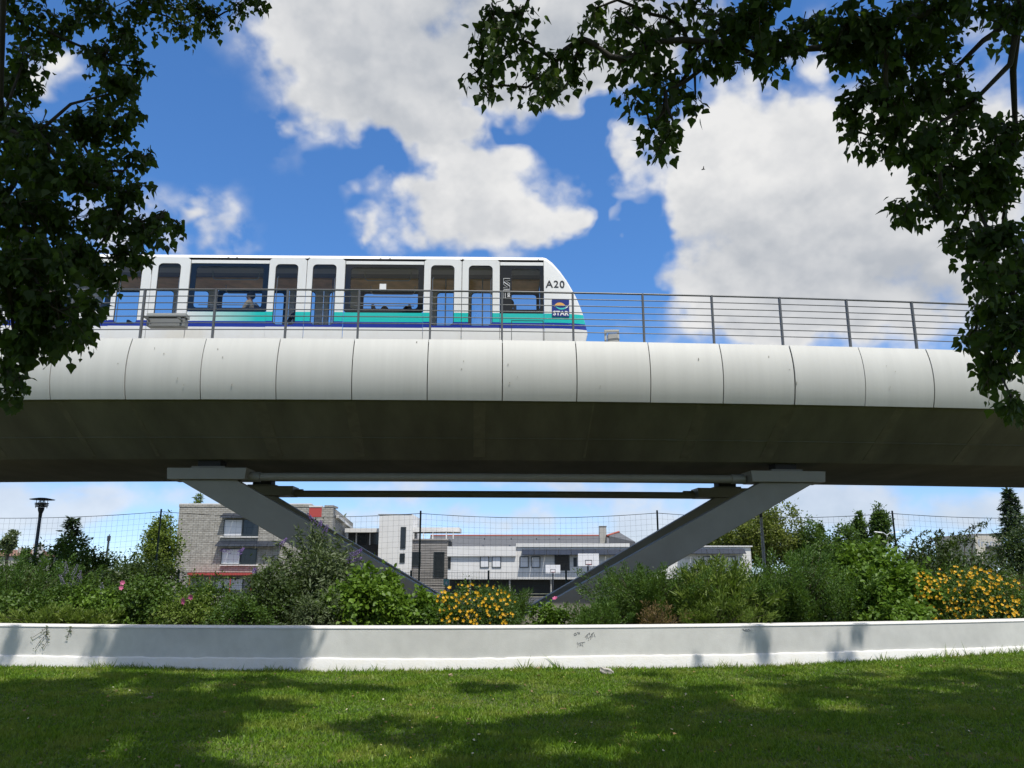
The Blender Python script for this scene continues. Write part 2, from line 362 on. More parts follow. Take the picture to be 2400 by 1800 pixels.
m_soil = M('soil', (.085, .06, .04), .95, var=.4, vscale=6, bump=.6, bscale=30)
m_lawn = M('lawn_turf', (.05, .085, .015), .95, var=.35, vscale=2.2, bump=.5, bscale=60, col2=(.10, .11, .03), var2=.2)
m_far = M('rough_ground', (.075, .09, .045), .95, var=.35, vscale=.2, col2=(.14, .13, .10))
xs = np.concatenate([np.linspace(-400, -26, 10), np.linspace(-24, 24, 65), np.linspace(26, 400, 10)])
def sheet(name, ys_of_x, zf, mat, ny):
    V, T = [], []
    for x in xs:
        for y in ys_of_x(x): V.append((x, y, float(zf(x, y))))
    for i in range(len(xs) - 1):
        for j in range(ny - 1):
            a = i * ny + j; T += [(a, a + ny, a + ny + 1), (a, a + ny + 1, a + 1)]
    o = link(name, fast_mesh(name, V, T, mat, smooth=True)); return tag(o, kind='structure')
fr = np.concatenate([np.linspace(-120, -6, 8), np.linspace(-4, 0, 4)])
sheet('lawn', lambda x: np.concatenate([np.linspace(-160, -4, 6), np.linspace(0, 1, 25) * (float(wall_y(x)) + .12)]), lawn_z, m_lawn, 31)
bk = np.concatenate([np.linspace(.12, 14, 15), np.array([20, 30, 45, 60, 88, 120, 200, 300, 600, 2500])])
sheet('ground', lambda x: bk + float(wall_y(x)), back_z, m_far, 25)
sheet('planting_bed', lambda x: np.linspace(.14, 8.6, 10) + float(wall_y(x)), lambda x, y: back_z(x, y) + .03, m_soil, 10)
court = MB(); 
for i in range(12):
    y0, y1 = 34 + i * 5.8, 34 + (i + 1) * 5.8
    z0, z1 = float(back_z(0, y0)) + .05, float(back_z(0, y1)) + .05
    court.add([(-26, y0, z0), (34, y0, z0), (34, y1, z1), (-26, y1, z1)], [(0, 1, 2, 3)])
tag(court.build('playground', M('asphalt', (.055, .055, .058), .9, var=.2, vscale=1)), kind='structure')

# ---------------------------------------------------------------- white garden wall
m_render = M('grey_render', (.60, .595, .565), .85, var=.06, vscale=5, bump=.15, bscale=60, var2=.09, v2scale=.9)
m_white = M('whitewash', (.74, .73, .705), .8, col2=(.66, .645, .60), var=.09, vscale=7, bump=.25, bscale=35)
wx = np.linspace(-21, 21, 85)
def wall_path(xa):
    out = []
    for x in xa:
        n = Vector((-(.065 + .0282 * x), 1, 0)).normalized(); out.append(((x, float(wall_y(x)), 0), (n.x, n.y)))
    return out
gw = thing('garden_wall', 'low curved wall of grey render with whitewashed foot along the lawn', 'wall', (0, 13.6, 0))
MB().sweep([(.0, .18), (.0, .645), (.012, .665), (.32, .665), (.32, -.1), (.0, -.1)], wall_path(wx)).build('wall', m_render, gw)
MB().sweep([(-.01, .650), (-.004, .668), (.02, .68), (.31, .68), (.335, .668), (.335, .64), (.325, .64), (.325, .6665), (-.003, .6665)], wall_path(wx)).build('coping', m_white, gw)
# whitewashed foot with an uneven upper edge
rg = np.random.default_rng(5); V = []; T = []; px_ = np.linspace(-21, 21, 420)
zt = .190 + .004 * np.sin(px_ * 1.3) + .004 * np.interp(px_, np.linspace(-21, 21, 160), rg.normal(size=160)) + .004 * rg.normal(size=420) + .02 * sstep(px_, -1, 1.5)
for x, z in zip(px_, zt):
    n = Vector((-(.065 + .0282 * x), 1, 0)).normalized(); y = float(wall_y(x))
    for (l, zz) in ((-.035, -.12), (-.035, z - .02), (-.02, z), (.004, z + .004)): V.append((x + n.x * l, y + n.y * l - 13.6, zz))
for i in range(len(px_) - 1):
    for j in range(3):
        a = i * 4 + j; T += [(a, a + 4, a + 5), (a, a + 5, a + 1)]
link('plinth', fast_mesh('plinth', V, T, m_white), gw)
# marker tags on the wall
m_ink = M('marker_ink', (.13, .13, .14), .8)
def wall_pt(px, py):
    D = 13.6
    for _ in range(6): D = float(wall_y(XX(px, py, D)))
    x, y, z = P(px, py, D); return (x, y - .004, z)
def strokes(name, lines, w=.0048):
    b = MB()
    for ln in lines:
        b.tube([wall_pt(*p) for p in ln], w * .5, 5)
    return b.build(name, m_ink, gw)
def marks(lines): return [[(1330 + x * .0787, 1470 + y * .0787) for x, y in ln] for ln in lines]
strokes('graffiti_tag', marks([[(250, 170), (205, 185), (190, 215), (215, 245), (265, 230)], [(250, 170), (255, 205), (290, 215)], [(285, 150), (320, 145), (300, 190)], [(320, 160), (370, 150), (330, 200), (365, 180), (340, 210)]]))
strokes('graffiti_tag', marks([[(520, 300), (560, 250), (660, 160), (665, 200)], [(570, 270), (565, 355)], [(600, 240), (605, 310), (635, 330)], [(650, 190), (655, 230)], [(640, 320), (680, 260), (695, 290), (690, 360)], [(695, 250), (700, 355)], [(720, 195), (715, 280), (765, 270)], [(715, 235), (760, 210)], [(700, 215), (795, 145)], [(800, 195), (805, 250), (835, 285)], [(610, 390), (640, 370)]]))
strokes('graffiti_tag', marks([[(310, 440), (285, 485), (330, 500), (300, 600)], [(330, 500), (350, 465), (520, 440)], [(365, 565), (370, 510), (400, 500), (420, 530), (380, 540)], [(455, 450), (450, 530), (465, 570)]]))
strokes('graffiti_tag', [[(1742 + i * 3, 1474 + (i % 2) * 4) for i in range(6)], [(1740, 1474), (1748, 1480), (1760, 1478)], [(1744, 1478), (1756, 1474)]])

# ---------------------------------------------------------------- viaduct
VA, VB, VD = .045, .003, 18.0
def vfr(s):
    n = Vector((-(VA + 2 * VB * s), 1, 0)).normalized(); return ((s, VD + VA * s + VB * s * s, 0), (n.x, n.y))
def vp(s, l, z):
    o, n = vfr(s); return (o[0] + n[0] * l, o[1] + n[1] * l, z)
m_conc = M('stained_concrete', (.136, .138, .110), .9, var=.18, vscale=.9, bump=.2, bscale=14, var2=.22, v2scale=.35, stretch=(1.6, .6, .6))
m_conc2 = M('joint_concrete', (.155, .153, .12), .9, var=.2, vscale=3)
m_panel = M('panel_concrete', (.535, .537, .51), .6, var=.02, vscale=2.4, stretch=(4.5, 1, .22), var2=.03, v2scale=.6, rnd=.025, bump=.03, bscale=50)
m_dark = M('dark_void', (.02, .02, .02), .9)
stn = [vfr(s) for s in np.linspace(-48, 48, 65)]
via = thing('viaduct', 'long curved concrete viaduct carrying the metro across the picture', 'viaduct', (0, 18, 0))
SOF, ZP0, ZP1 = 4.30, 5.40, 6.87
gsec = [(.20, 6.30), (.20, 5.43), (.26, 5.36), (1.95, SOF + .06), (2.05, SOF), (7.15, SOF), (7.25, SOF + .06), (8.98, 5.40), (9.04, 5.47), (9.04, 6.30)]
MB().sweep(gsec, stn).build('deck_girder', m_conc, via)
MB().sweep([(.30, 6.302), (.30, 6.82), (.48, 6.82), (.48, 6.302)], stn).build('parapet', m_conc2, via)
MB().sweep([(8.72, 6.302), (8.72, 6.82), (8.90, 6.82), (8.90, 6.302)], stn).build('parapet', m_conc2, via)
MB().sweep([(.14, 6.825), (.14, 6.855), (.47, 6.855), (.47, 6.825)], stn).build('capping', m_panel, via)
for c in (2.55, 6.65):
    for dl in (-.7, .7):
        MB().sweep([(c + dl - .16, 6.302), (c + dl - .16, 6.45), (c + dl + .16, 6.45), (c + dl + .16, 6.302)], stn).build('running_track', m_conc2, via)
J0, JS = -.225, 1.73
a0, a1, R = math.radians(26), math.radians(-23), 1.0
R = (ZP1 - ZP0) / (math.sin(a0) - math.sin(a1))
arc = [a1 + (a0 - a1) * k / 11 for k in range(12)]
zc = ZP1 - R * math.sin(a0)
def panel_mesh(far=False):
    pass
for side in (0, 1):
    for k in range(-15, 16):
        if side and (k % 1): continue
        s0, s1 = J0 + JS * k + .011, J0 + JS * (k + 1) - .011
        if k == 3: s1 -= .012
        rr = random.Random(k * 3 + side); dl = rr.uniform(-.006, .006)
        def q(s, a, r):
            l = R - .11 - r * math.cos(a) + dl
            if side: l = 9.2 - l
            return vp(s, l, zc + r * math.sin(a))
        b = MB(); N = len(arc)
        o0, o1 = [q(s0, a, R) for a in arc], [q(s1, a, R) for a in arc]; i0, i1 = [q(s0, a, R - .05) for a in arc], [q(s1, a, R - .05) for a in arc]
        fl = (lambda f: f[::-1]) if side else (lambda f: f)
        b.add(o0 + o1, [fl((j, N + j, N + j + 1, j + 1)) for j in range(N - 1)], True)
        b.add(i0 + i1, [fl((j + 1, N + j + 1, N + j, j)) for j in range(N - 1)], True)
        b.add(o0 + i0, [fl((j, j + 1, N + j + 1, N + j)) for j in range(N - 1)]); b.add(o1 + i1, [fl((j + 1, j, N + j, N + j + 1)) for j in range(N - 1)])
        b.add([o0[0], o1[0], i1[0], i0[0]], [fl((0, 3, 2, 1))]); b.add([o0[-1], o1[-1], i1[-1], i0[-1]], [fl((0, 1, 2, 3))])
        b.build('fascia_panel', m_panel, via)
m_stain = M('panel_stain', (.30, .29, .25), .9)
rr = random.Random(21)
for k in range(26):
    s_ = rr.uniform(-12, 12); a_ = rr.uniform(a1 * .6, a0 * .9); o_, n_ = vfr(s_); w_, h_ = rr.uniform(.006, .014), rr.uniform(.008, .03)
    l_ = R - .113 - R * math.cos(a_); b = MB(); nz = zc + R * math.sin(a_)
    b.add([vp(s_ - w_, l_ - .008, nz - h_), vp(s_ + w_, l_ - .008, nz - h_), vp(s_ + w_ * .6, l_ - .008, nz + h_), vp(s_ - w_ * .8, l_ - .008, nz + h_ * .7)], [(0, 1, 2, 3)]); b.build('stain', m_stain, via)
# cast joints and repair strips on the sloping web
rr = random.Random(8)
for (s, w) in [(-10.6, .16), (-8.9, .1), (-6.05, .34), (-3.9, .28), (-.9, .3), (1.9, .06), (4.4, .3), (6.5, .34), (9.3, .25), (-13, .3), (11.8, .3), (14, .2)]:
    b = MB()
    def on(s_, t, off): return vp(s_, .22 + 1.73 * t - off * .55, 5.40 - 1.04 * t - off * .83)
    for (t0, t1) in ((.0, 1.0),):
        p = [on(s, t0, .0), on(s + w, t0, .0), on(s + w, t1, .0), on(s, t1, .0), on(s + .012, t0 + .01, .014), on(s + w - .012, t0 + .01, .014), on(s + w - .012, t1 - .01, .014), on(s + .012, t1 - .01, .014)]
        b.hexa(p)
    b.build('joint_strip', m_conc2, via)

for t_ in (.63,):
    l_, z_ = .26 + 1.69 * t_, 5.36 - 1.0 * t_
    MB().sweep([(l_ - .012, z_ + .010), (l_ - .022, z_ - .008), (l_ - .004, z_ - .020), (l_ + .01, z_ - .005)], stn).build('formwork_line', m_conc, via)
# railing on the near parapet
m_steel = M('galvanised_grey', (.12, .125, .13), .45, metal=.3, var=.12, vscale=8)
rail = thing('railing', 'grey steel railing with seven thin rails along the viaduct edge', 'railing', vp(0, .4, 6.9))
for k in range(-15, 17):
    s = J0 + JS * k; b = MB(); o, n = vfr(s); t = Vector((n[1], -n[0], 0))
    p0, p1 = Vector(vp(s, .40, 6.86)), Vector(vp(s, .40, 8.21))
    b.bar(p0, p1, .046, .075, up=(n[0], n[1], 0)); b.bar(p0, p0 + Vector((0, 0, .02)), .11, .14, up=(n[0], n[1], 0))
    b.build('post', m_steel, rail, bevel=.006)
for i in range(7):
    z = 8.19 - .168 * i
    MB().tube([vp(s, .385, z) for s in np.linspace(-26.5, 27.5, 60)], .024 if i == 0 else .0125, 7).build('rail', m_steel, rail)

# trackside box
tb = thing('trackside_box', 'small grey trackside cabinet with pale frame ahead of the train', 'cabinet', P(1436, 800, 18.75))
x0, y0, z0 = P(1436, 800, 18.75)
MB().box(x0 - .12, x0 + .12, y0 - .1, y0 + .1, 6.3, ZZ(785, 18.75)).build('cabinet', M('grey_plastic', (.35, .35, .34), .6), tb, bevel=.008)
fb = MB(); zt_ = ZZ(778, 18.9)
fb.box(x0 - .18, x0 - .13, y0 + .12, y0 + .17, 6.3, zt_).box(x0 + .13, x0 + .18, y0 + .12, y0 + .17, 6.3, zt_).box(x0 - .18, x0 + .18, y0 + .115, y0 + .175, zt_ + .001, zt_ + .05)
fb.build('frame', M('cream_paint', (.52, .51, .46), .6), tb)

# walkway cabinet in front of the train's first double door
cx0, cx1 = XX(346, 750, 18.65), XX(434, 750, 18.65); cz0, cz1, cz2 = ZZ(765, 18.65), ZZ(744, 18.65), ZZ(735, 18.65); m_cab = M('cabinet_grey', (.20, .205, .20), .5, var=.1, vscale=4)
wc = thing('walkway_cabinet', 'grey two tier cabinet fixed behind the railing before the leftmost clear door', 'cabinet', ((cx0 + cx1) / 2, 18.65, 7.3))
MB().box(cx0, cx1, 18.62, 18.85, cz0, cz1 - .03).build('body', m_cab, wc, bevel=.008)
MB().box(cx0 + .02, cx1 - .02, 18.64, 18.83, cz1 - .029, cz1).build('gap', m_dark, wc)
MB().box(cx0 - .02, cx1 + .02, 18.60, 18.87, cz1 + .001, cz2).build('lid', M('cabinet_lid', (.36, .37, .36), .5), wc, bevel=.01)
for x in (cx0 + .06, cx1 - .06): MB().box(x - .02, x + .02, 18.30, 18.619, cz1 - .10, cz1 - .06).build('bracket', m_cab, wc)
for x in (cx0 + .1, cx1 - .1): MB().box(x - .012, x + .012, 18.612, 18.618, cz0 + .06, cz0 + .085).build('latch', m_dark, wc)

# ---------------------------------------------------------------- V shaped pier
m_leg = M('grey_steel_paint', (.27, .262, .215), .5, var=.08, vscale=1.5, spec=.4, bump=.02, bscale=8)
m_cap = M('cap_grey', (.27, .263, .22), .5, var=.06, vscale=2)
m_black = M('rubber_black', (.015, .015, .015), .7)
m_plate = M('bearing_plate', (.22, .21, .18), .7)
pier = thing('v_pier', 'dark grey V shaped steel pier with tie bars under the viaduct', 'pier', vp(-.23, 4.6, .1))
PC = -.23
for pi_, lf in ((0, 2.08), (1, 6.42)):
    for sd in (-1, 1):
        sc = PC + sd * (7.42 if sd < 0 else 7.56); o, n = vfr(sc); t = Vector((n[1], -n[0], 0)); N2 = Vector((n[0], n[1], 0))
        c0 = Vector(vp(sc, lf, 0))
        def C(a, b_, z): return c0 + t * a + N2 * b_ + Vector((0, 0, z))
        capz0, capz1 = 3.80, 4.09
        b = MB(); b.hexa([C(-.97, 0, capz0), C(.97, 0, capz0), C(.97, .72, capz0), C(-.97, .72, capz0), C(-1.0, 0, capz1), C(1.0, 0, capz1), C(1.0, .72, capz1), C(-1.0, .72, capz1)])
        b.build('cap_beam', m_cap, pier, bevel=.015)
        MB().hexa([C(-.42, .08, capz1 + .003), C(.42, .08, capz1 + .003), C(.42, .64, capz1 + .003), C(-.42, .64, capz1 + .003), C(-.42, .08, capz1 + .05), C(.42, .08, capz1 + .05), C(.42, .64, capz1 + .05), C(-.42, .64, capz1 + .05)]).build('bearing_plate', m_plate, pier)
        MB().hexa([C(-.28, .14, capz1 + .052), C(.28, .14, capz1 + .052), C(.28, .58, capz1 + .052), C(-.28, .58, capz1 + .052), C(-.28, .14, SOF + .02), C(.28, .14, SOF + .02), C(.28, .58, SOF + .02), C(-.28, .58, SOF + .02)]).build('bearing', m_black, pier)
        # leg: a parallel band from the cap to the foot beside the middle
        fx = PC + sd * .30; f0 = Vector(vp(fx, lf + .10, 0)); d = Vector(vp(sc + sd * .0, lf + .10, 0)) - f0; d.z = 0; Ld = d.length; d.normalize()
        w = .36
        A = [(Ld - .72, capz0 + .0), (Ld + .72, capz0 + .0)]
        slope = 3.52 / (Ld - .72)
        prof = [(Ld - .72, capz0 - .003), (Ld + .72, capz0 - .003), (.22 * 1 + (.28 + .62) * 0 + .0, -.3), (-.02, -.3), (-.02, .30)]
        low = (capz0 - .003) - (Ld + .72) * 0
        # lower edge parallel to the upper one
        ux0, uz0, ux1, uz1 = -.02, (.30 if not pi_ else .12), Ld - (.72 if not pi_ else .42), capz0 - .003
        k_ = (uz1 - uz0) / (ux1 - ux0); xl = (Ld + .72) - (capz0 - .003 + .3) / k_
        prof = [(ux0, -.3), (xl, -.3), (Ld + .72, capz0 - .003), (ux1, uz1), (ux0, uz0)]
        q0 = [f0 + d * a + Vector((0, 0, z)) for a, z in prof]; q1 = [p + N2 * w for p in q0]
        b = MB(); b.add(q0 + q1, [tuple(range(5)) if sd > 0 else tuple(range(5))[::-1], tuple(range(9, 4, -1)) if sd > 0 else tuple(range(5, 10))] + [(i, 5 + i, 5 + (i + 1) % 5, (i + 1) % 5) if sd > 0 else ((i + 1) % 5, 5 + (i + 1) % 5, 5 + i, i) for i in range(5)])
        b.build('leg', m_leg, pier, bevel=.02)
    pts = [vp(s, lf + .36, 3.90 - (.02 if pi_ else 0)) for s in np.linspace(PC - 6.52, PC + 6.52, 12)]
    MB().tube(pts, .105, 14).build('tie_bar', m_leg, pier)
    for sd in (-1, 1):
        MB().tube([vp(PC + sd * 6.50, lf + .36, 3.9), vp(PC + sd * 6.15, lf + .36, 3.9)], .125, 14).build('tie_socket', m_cap, pier)

# ---------------------------------------------------------------- metro train
TD, ZR = 19.48, 6.35
def zt(py): return ZZ(py, TD) - ZR
def xt(px, py=615): return XX(px, py, TD)
WID = 2.06
Z_ROOF, Z_SEAM, Z_SLOT, Z_BAND, Z_GB, Z_TB, Z_BB, Z_SK = zt(600) + .05, zt(610), zt(614.5), zt(622.5), zt(734.5), zt(756), zt(769.5), .32
def livery(name, teal=True):
    m, t, b = principled(name); b.inputs['Roughness'].default_value = .28; b.inputs['Coat Weight'].default_value = .3
    tcn = t.nodes.new('ShaderNodeTexCoord'); sp = t.nodes.new('ShaderNodeSeparateXYZ'); t.links.new(tcn.outputs['Object'], sp.inputs[0])
    z, x = sp.outputs[2], sp.outputs[0]
    dirt = mk_noise(t, mk_vmath(t, 'MULTIPLY', tcn.outputs['Object'], (2, 1, .6)).outputs[0], 2.0, 5, .6)
    w = mk_mixc(t, mk_range(t, dirt, .45, .8, 0, .25), (.80, .80, .78), (.66, .63, .56))
    sk = mk_mixc(t, mk_range(t, z, Z_BB - .9, Z_BB, .35, 0), w, (.60, .555, .47))
    def band(a, b_):
        return mk_math(t, 'MULTIPLY', mk_math(t, 'GREATER_THAN', z, a), mk_math(t, 'LESS_THAN', z, b_))
    c = sk
    if teal:
        fx = mk_range(t, x, xt(445), xt(615), 0, 1, 'LINEAR')
        c = mk_mixc(t, mk_math(t, 'MULTIPLY', band(Z_TB, Z_GB), fx), c, (.012, .52, .47))
    c = mk_mixc(t, band(Z_BB, Z_TB), c, (.012, .032, .30))
    t.links.new(c, b.inputs['Base Color']); return m
m_liv, m_liv2 = livery('livery_teal'), livery('livery_plain', False)
m_wpaint = M('white_train_paint', (.82, .82, .80), .3, var=.03, vscale=2)
m_bglass = M('black_glass', (.008, .010, .013), .06, spec=.5)
m_rub = M('rubber_seal', (.02, .02, .022), .6)
m_int = M('interior_grey', (.50, .47, .43), .6)
m_tan = M('interior_tan_panel', (.85, .50, .22), .55, var=.2, vscale=3)
m_ceil = M('interior_ceiling', (.22, .21, .20), .6)
m_floor = M('pale_floor', (.58, .56, .52), .5); m_seat = M('seat_fabric', (.03, .035, .06), .8)
m_chrome = M('brushed_steel', (.55, .55, .54), .3, metal=.8)
def glass(name, tint, refl=.10):
    m, t, b = principled(name); t.nodes.remove(b)
    tr = t.nodes.new('ShaderNodeBsdfTransparent'); tr.inputs[0].default_value = (*tint, 1)
    gl = t.nodes.new('ShaderNodeBsdfGlossy'); gl.inputs['Roughness'].default_value = .02
    fr_ = t.nodes.new('ShaderNodeFresnel'); fr_.inputs[0].default_value = 1.5
    f = mk_math(t, 'ADD', mk_math(t, 'MULTIPLY', fr_.outputs[0], .62), refl - .05, clamp=True)
    ms = t.nodes.new('ShaderNodeMixShader'); t.links.new(f, ms.inputs[0]); t.links.new(tr.outputs[0], ms.inputs[1]); t.links.new(gl.outputs[0], ms.inputs[2])
    t.links.new(ms.outputs[0], t.nodes['Material Output'].inputs[0]); return m
m_glass = glass('tinted_glass', (.94, .95, .95), .06); m_glass_far = glass('tinted_glass_far', (.86, .90, .94), .06)

DOORS = [(280, 367.5, 455, (291, 345), (381, 433)), (636, 723.5, 812.5, (651, 703.5), (737, 792)), (995, 1083.5, 1172, (1011, 1066), (1099, 1155))]
BAYS = [(172, 280), (455, 636), (812.5, 995), (1172, 1274)]
DWT, DWB = zt(623.5), zt(765)
def make_car(root, shift, liv, nose):
    """one metro car; x is along the train, y runs from the near side (0) to the far side"""
    def bx(px): return xt(px) + shift
    xa, xb = bx(165), bx(1274)
    for far in (0, 1):
        Y = (lambda y: WID - y) if far else (lambda y: y)
        def yy(a, b_): return (min(Y(a), Y(b_)), max(Y(a), Y(b_)))
        gm = m_glass_far if far else m_glass
        for (l, c, r, w0, w1) in DOORS:
            for (e0, e1, (wa, wb)) in ((l, c, w0), (c, r, w1)):
                X0, X1 = bx(e0) + .008, bx(e1) - .008
                y0, y1 = yy(-.022, .02)
                leaf = MB().plate_hole(X0, X1, Z_SK + .02, Z_SEAM - .006, bx(wa), bx(wb), DWB, DWT, .11, y0, y1, 6).build('door_leaf', liv, root, local=True, bevel=0)
                y0, y1 = yy(-.006, .012)
                MB().plate_hole(bx(wa) - .002, bx(wb) + .002, DWB - .002, DWT + .002, bx(wa) + .018, bx(wb) - .018, DWB + .018, DWT - .018, .1, y0, y1, 6).build('window_seal', m_rub, leaf, local=True)
                MB().rrect(bx(wa) + .016, bx(wb) - .016, DWB + .016, DWT - .016, .1, Y(.0), 6).build('window_pane', gm, leaf, local=True)
                inner = bx(wa) + .045 if e0 == l else bx(wb) - .045
                if not far:
                    MB().tube([(inner + .03, Y(.05), zt(650)), (inner, Y(.05), zt(655)), (inner, Y(.05), zt(764))], .011, 6).build('grab_handle', m_chrome, leaf, local=True)
        for bi, (l, r) in enumerate(BAYS):
            X0, X1 = bx(l) + .004, bx(r) - .004
            y0, y1 = yy(.012, .04)
            MB().box(X0, X1, y0, y1, Z_SK, Z_GB).build('side_panel', liv, root, local=True)
            y0, y1 = yy(.0, .04)
            MB().box(X0, X1, y0, y1, Z_BAND + .003, Z_SLOT).build('cornice_strip', m_wpaint, root, local=True, bevel=.006)
            y0, y1 = yy(.03, .06)
            MB().box(X0, X1, y0, y1, Z_SLOT + .002, Z_SEAM - .002).build('slot', m_rub, root, local=True)
            ins = .14 if (r - l) > 150 else .16
            wx0, wx1 = X0 + ins, X1 - ins * (1.0 if bi != 3 else .55)
            if bi == 3: wx0 = X0 + .30
            y0, y1 = yy(.014, .034)
            w = MB().plate_hole(X0, X1, Z_GB + .002, Z_BAND, wx0, wx1, zt(725), zt(629), .09, y0, y1, 6).build('window_band', m_bglass, root, local=True)
            MB().rrect(wx0, wx1, zt(725), zt(629), .09, Y(.022), 6).build('window_pane', gm, w, local=True)
            if (r - l) > 150:
                MB().tube([(wx0 + .1, Y(.09), zt(716)), (wx1 - .1, Y(.09), zt(716))], .012, 6).build('hand_rail', m_chrome, root, local=True)
        # skirt joints
    # roof
    N = 15; sec = []
    for k in range(N):
        u = -1 + 2 * k / (N - 1); y = (u * .5 + .5) * (WID + .03) - .015
        yv = math.copysign(abs(u) ** .55, u); y = (yv * .5 + .5) * (WID + .03) - .015
        sec.append((y, Z_SEAM + .003 + (Z_ROOF - Z_SEAM + .02) * (1 - abs(yv) ** 7) ** .8))
    b = MB(); ring = [(xa, y, z) for y, z in sec] + [(xb, y, z) for y, z in sec]
    b.add(ring, [(k, N + k, N + k + 1, k + 1) for k in range(N - 1)], True)
    b.add([(xa, y, z) for y, z in sec], [tuple(range(N))]); b.add([(xb, y, z) for y, z in sec], [tuple(range(N))[::-1]])
    rf = b.build('roof', m_wpaint, root, local=True)
    for px in (190, 372, 540, 560, 727, 893, 915, 1085, 1262):
        MB().box(bx(px) - .022, bx(px) + .022, -.024, -.014, Z_SEAM + .012, Z_SEAM + .03).build('roof_clip', m_int, rf, local=True)
    # interior
    MB().box(xa + .02, xb - .02, .05, WID - .05, .92, 1.0).build('floor', m_floor, root, local=True)
    MB().box(xa + .02, xb - .02, .05, WID - .05, Z_SEAM - .12, Z_SEAM - .02).build('ceiling', m_ceil, root, local=True)
    for far in (0, 1):
        ya = WID - .10 if far else .055
        # warm coloured panels along the ceiling above the seats
        yo, yi = (WID - .22, WID - 1.0) if far else (.28, .62)
        MB().box(xa + .05, xb - .05, min(yo, yi), max(yo, yi), Z_SEAM - .17, Z_SEAM - .123).build('ceiling_panel', m_tan if far else m_int, root, local=True)
    MB().box(xa, xa + .05, .03, WID - .03, Z_SK, Z_SEAM).build('end_wall', m_wpaint, root, local=True)
    MB().box(xb - .16, xb - .12, .06, WID - .06, 1.0, Z_SEAM - .13).build('cab_partition', m_int, root, local=True) if not nose else None
    MB().box(xa + .1, xb + (.6 if nose else -.1), .15, WID - .15, .12, .9).build('underframe', m_int, root, local=True)
    for px in (240, 500, 590, 860, 945, 1190):
        for (ys, ye) in ((.10, .52), (WID - .52, WID - .10)):
            b = MB(); b.box(bx(px) - .23, bx(px) + .23, ys, ye, 1.02, 1.42); b.box(bx(px) + .15, bx(px) + .23, ys, ye, 1.421, 1.92); b.build('seat', m_seat, root, local=True, bevel=.03)
    for px in (325, 415, 680, 765, 1040, 1130):
        MB().tube([(bx(px), WID / 2, 1.0), (bx(px), WID / 2, Z_SEAM - .13)], .017, 8).build('pole', m_chrome, root, local=True)
    for px in (545, 905):
        for y in (.5, WID - .5):
            zz = Z_SEAM - .40
            MB().tube([(bx(px) - .62, y, Z_SEAM - .13), (bx(px) - .60, y, zz + .05), (bx(px) - .54, y, zz), (bx(px) + .54, y, zz), (bx(px) + .60, y, zz + .05), (bx(px) + .62, y, Z_SEAM - .13)], .014, 6).build('grab_rail', m_int, root, local=True)
    if nose:
        prof = [(1273.6, 600), (1281, 602), (1295, 612.4), (1313, 632), (1328, 652), (1340.5, 672), (1351, 690), (1360, 710), (1367.6, 728), (1372, 744.4), (1376, 759), (1378.5, 775)]
        b = MB(); rings = []; n = 24; xt0 = xb + .004
        L_ = xt(1378.5, 775) - xt(1273.6, 600)
        for i, (px, py) in enumerate(prof):
            x = max(xt(px, py), xt0 + .002 * i); ztop = zt(py)
            f = (x - xt0) / max(L_, .01); hw = WID / 2 + .012 - .16 * f ** 3
            zb = Z_SK + max(0, f - .86) / .14 * (zt(776) - Z_SK - .03)
            ztop = max(ztop, zb + .05); r = min(.13, (ztop - zb) * .45); ring = []
            for (cy_, cz, a0_) in ((WID / 2 - hw + r, ztop - r, 90), (WID / 2 - hw + r, zb + r, 180), (WID / 2 + hw - r, zb + r, 270), (WID / 2 + hw - r, ztop - r, 0)):
                for k in range(6):
                    t = math.radians(a0_ + 90 * k / 5); ring.append((x, cy_ + r * math.cos(t), cz + r * math.sin(t)))
            rings.append(ring)
        vs_ = [p for rg_ in rings for p in rg_]
        b.add(vs_, [(i * n + k, i * n + (k + 1) % n, (i + 1) * n + (k + 1) % n, (i + 1) * n + k) for i in range(len(rings) - 1) for k in range(n)], True)
        b.add(rings[-1], [tuple(range(n))]); b.add(rings[0], [tuple(range(n))[::-1]])
        ns = b.build('nose', liv, root, local=True)
        # windscreen on the sloping front
        b = MB(); pts = []
        for (px, py) in prof[3:8]:
            x = xt(px, py); f = (x - xt0) / L_; hw = WID / 2 - .30 - .14 * f ** 3
            pts.append([(x + .010, WID / 2 - hw, zt(py) + .012), (x + .010, WID / 2 + hw, zt(py) + .012)])
        b.add([p for q_ in pts for p in q_], [(2 * i, 2 * i + 1, 2 * i + 3, 2 * i + 2) for i in range(len(pts) - 1)], True)
        b.build('windscreen', m_bglass, ns, local=True)
        # hatch outline in the skirt of the cab bay
        hx0, hx1, hz = xt(1199, 760), xt(1274, 760), zt(750.5)
        b = MB(); b.box(hx0 - .006, hx0 + .006, .006, .013, Z_SK, hz); b.box(hx0 + .0065, hx1 - .0165, .006, .013, hz - .010, hz); b.box(hx1 - .016, hx1 - .004, .006, .013, Z_SK, hz)
        b.build('hatch_gap', m_rub, root, local=True)
rz_t = math.atan(.02)
car1 = thing('metro_car', 'white metro car with sloping nose marked A20 and teal stripe', 'metro train', (0, TD, ZR), rz=rz_t)
make_car(car1, 0, m_liv, True)
x1a = xt(165)
car2 = thing('metro_car', 'white metro car coupled behind, half hidden by the left tree', 'metro train', (0, TD, ZR), rz=rz_t)
make_car(car2, -(xt(1274) - xt(165)) - .45, m_liv2, False)
MB().box(x1a - .44, x1a - .01, .35, WID - .35, .8, Z_SEAM - .2).build('gangway', m_rub, car1, local=True)

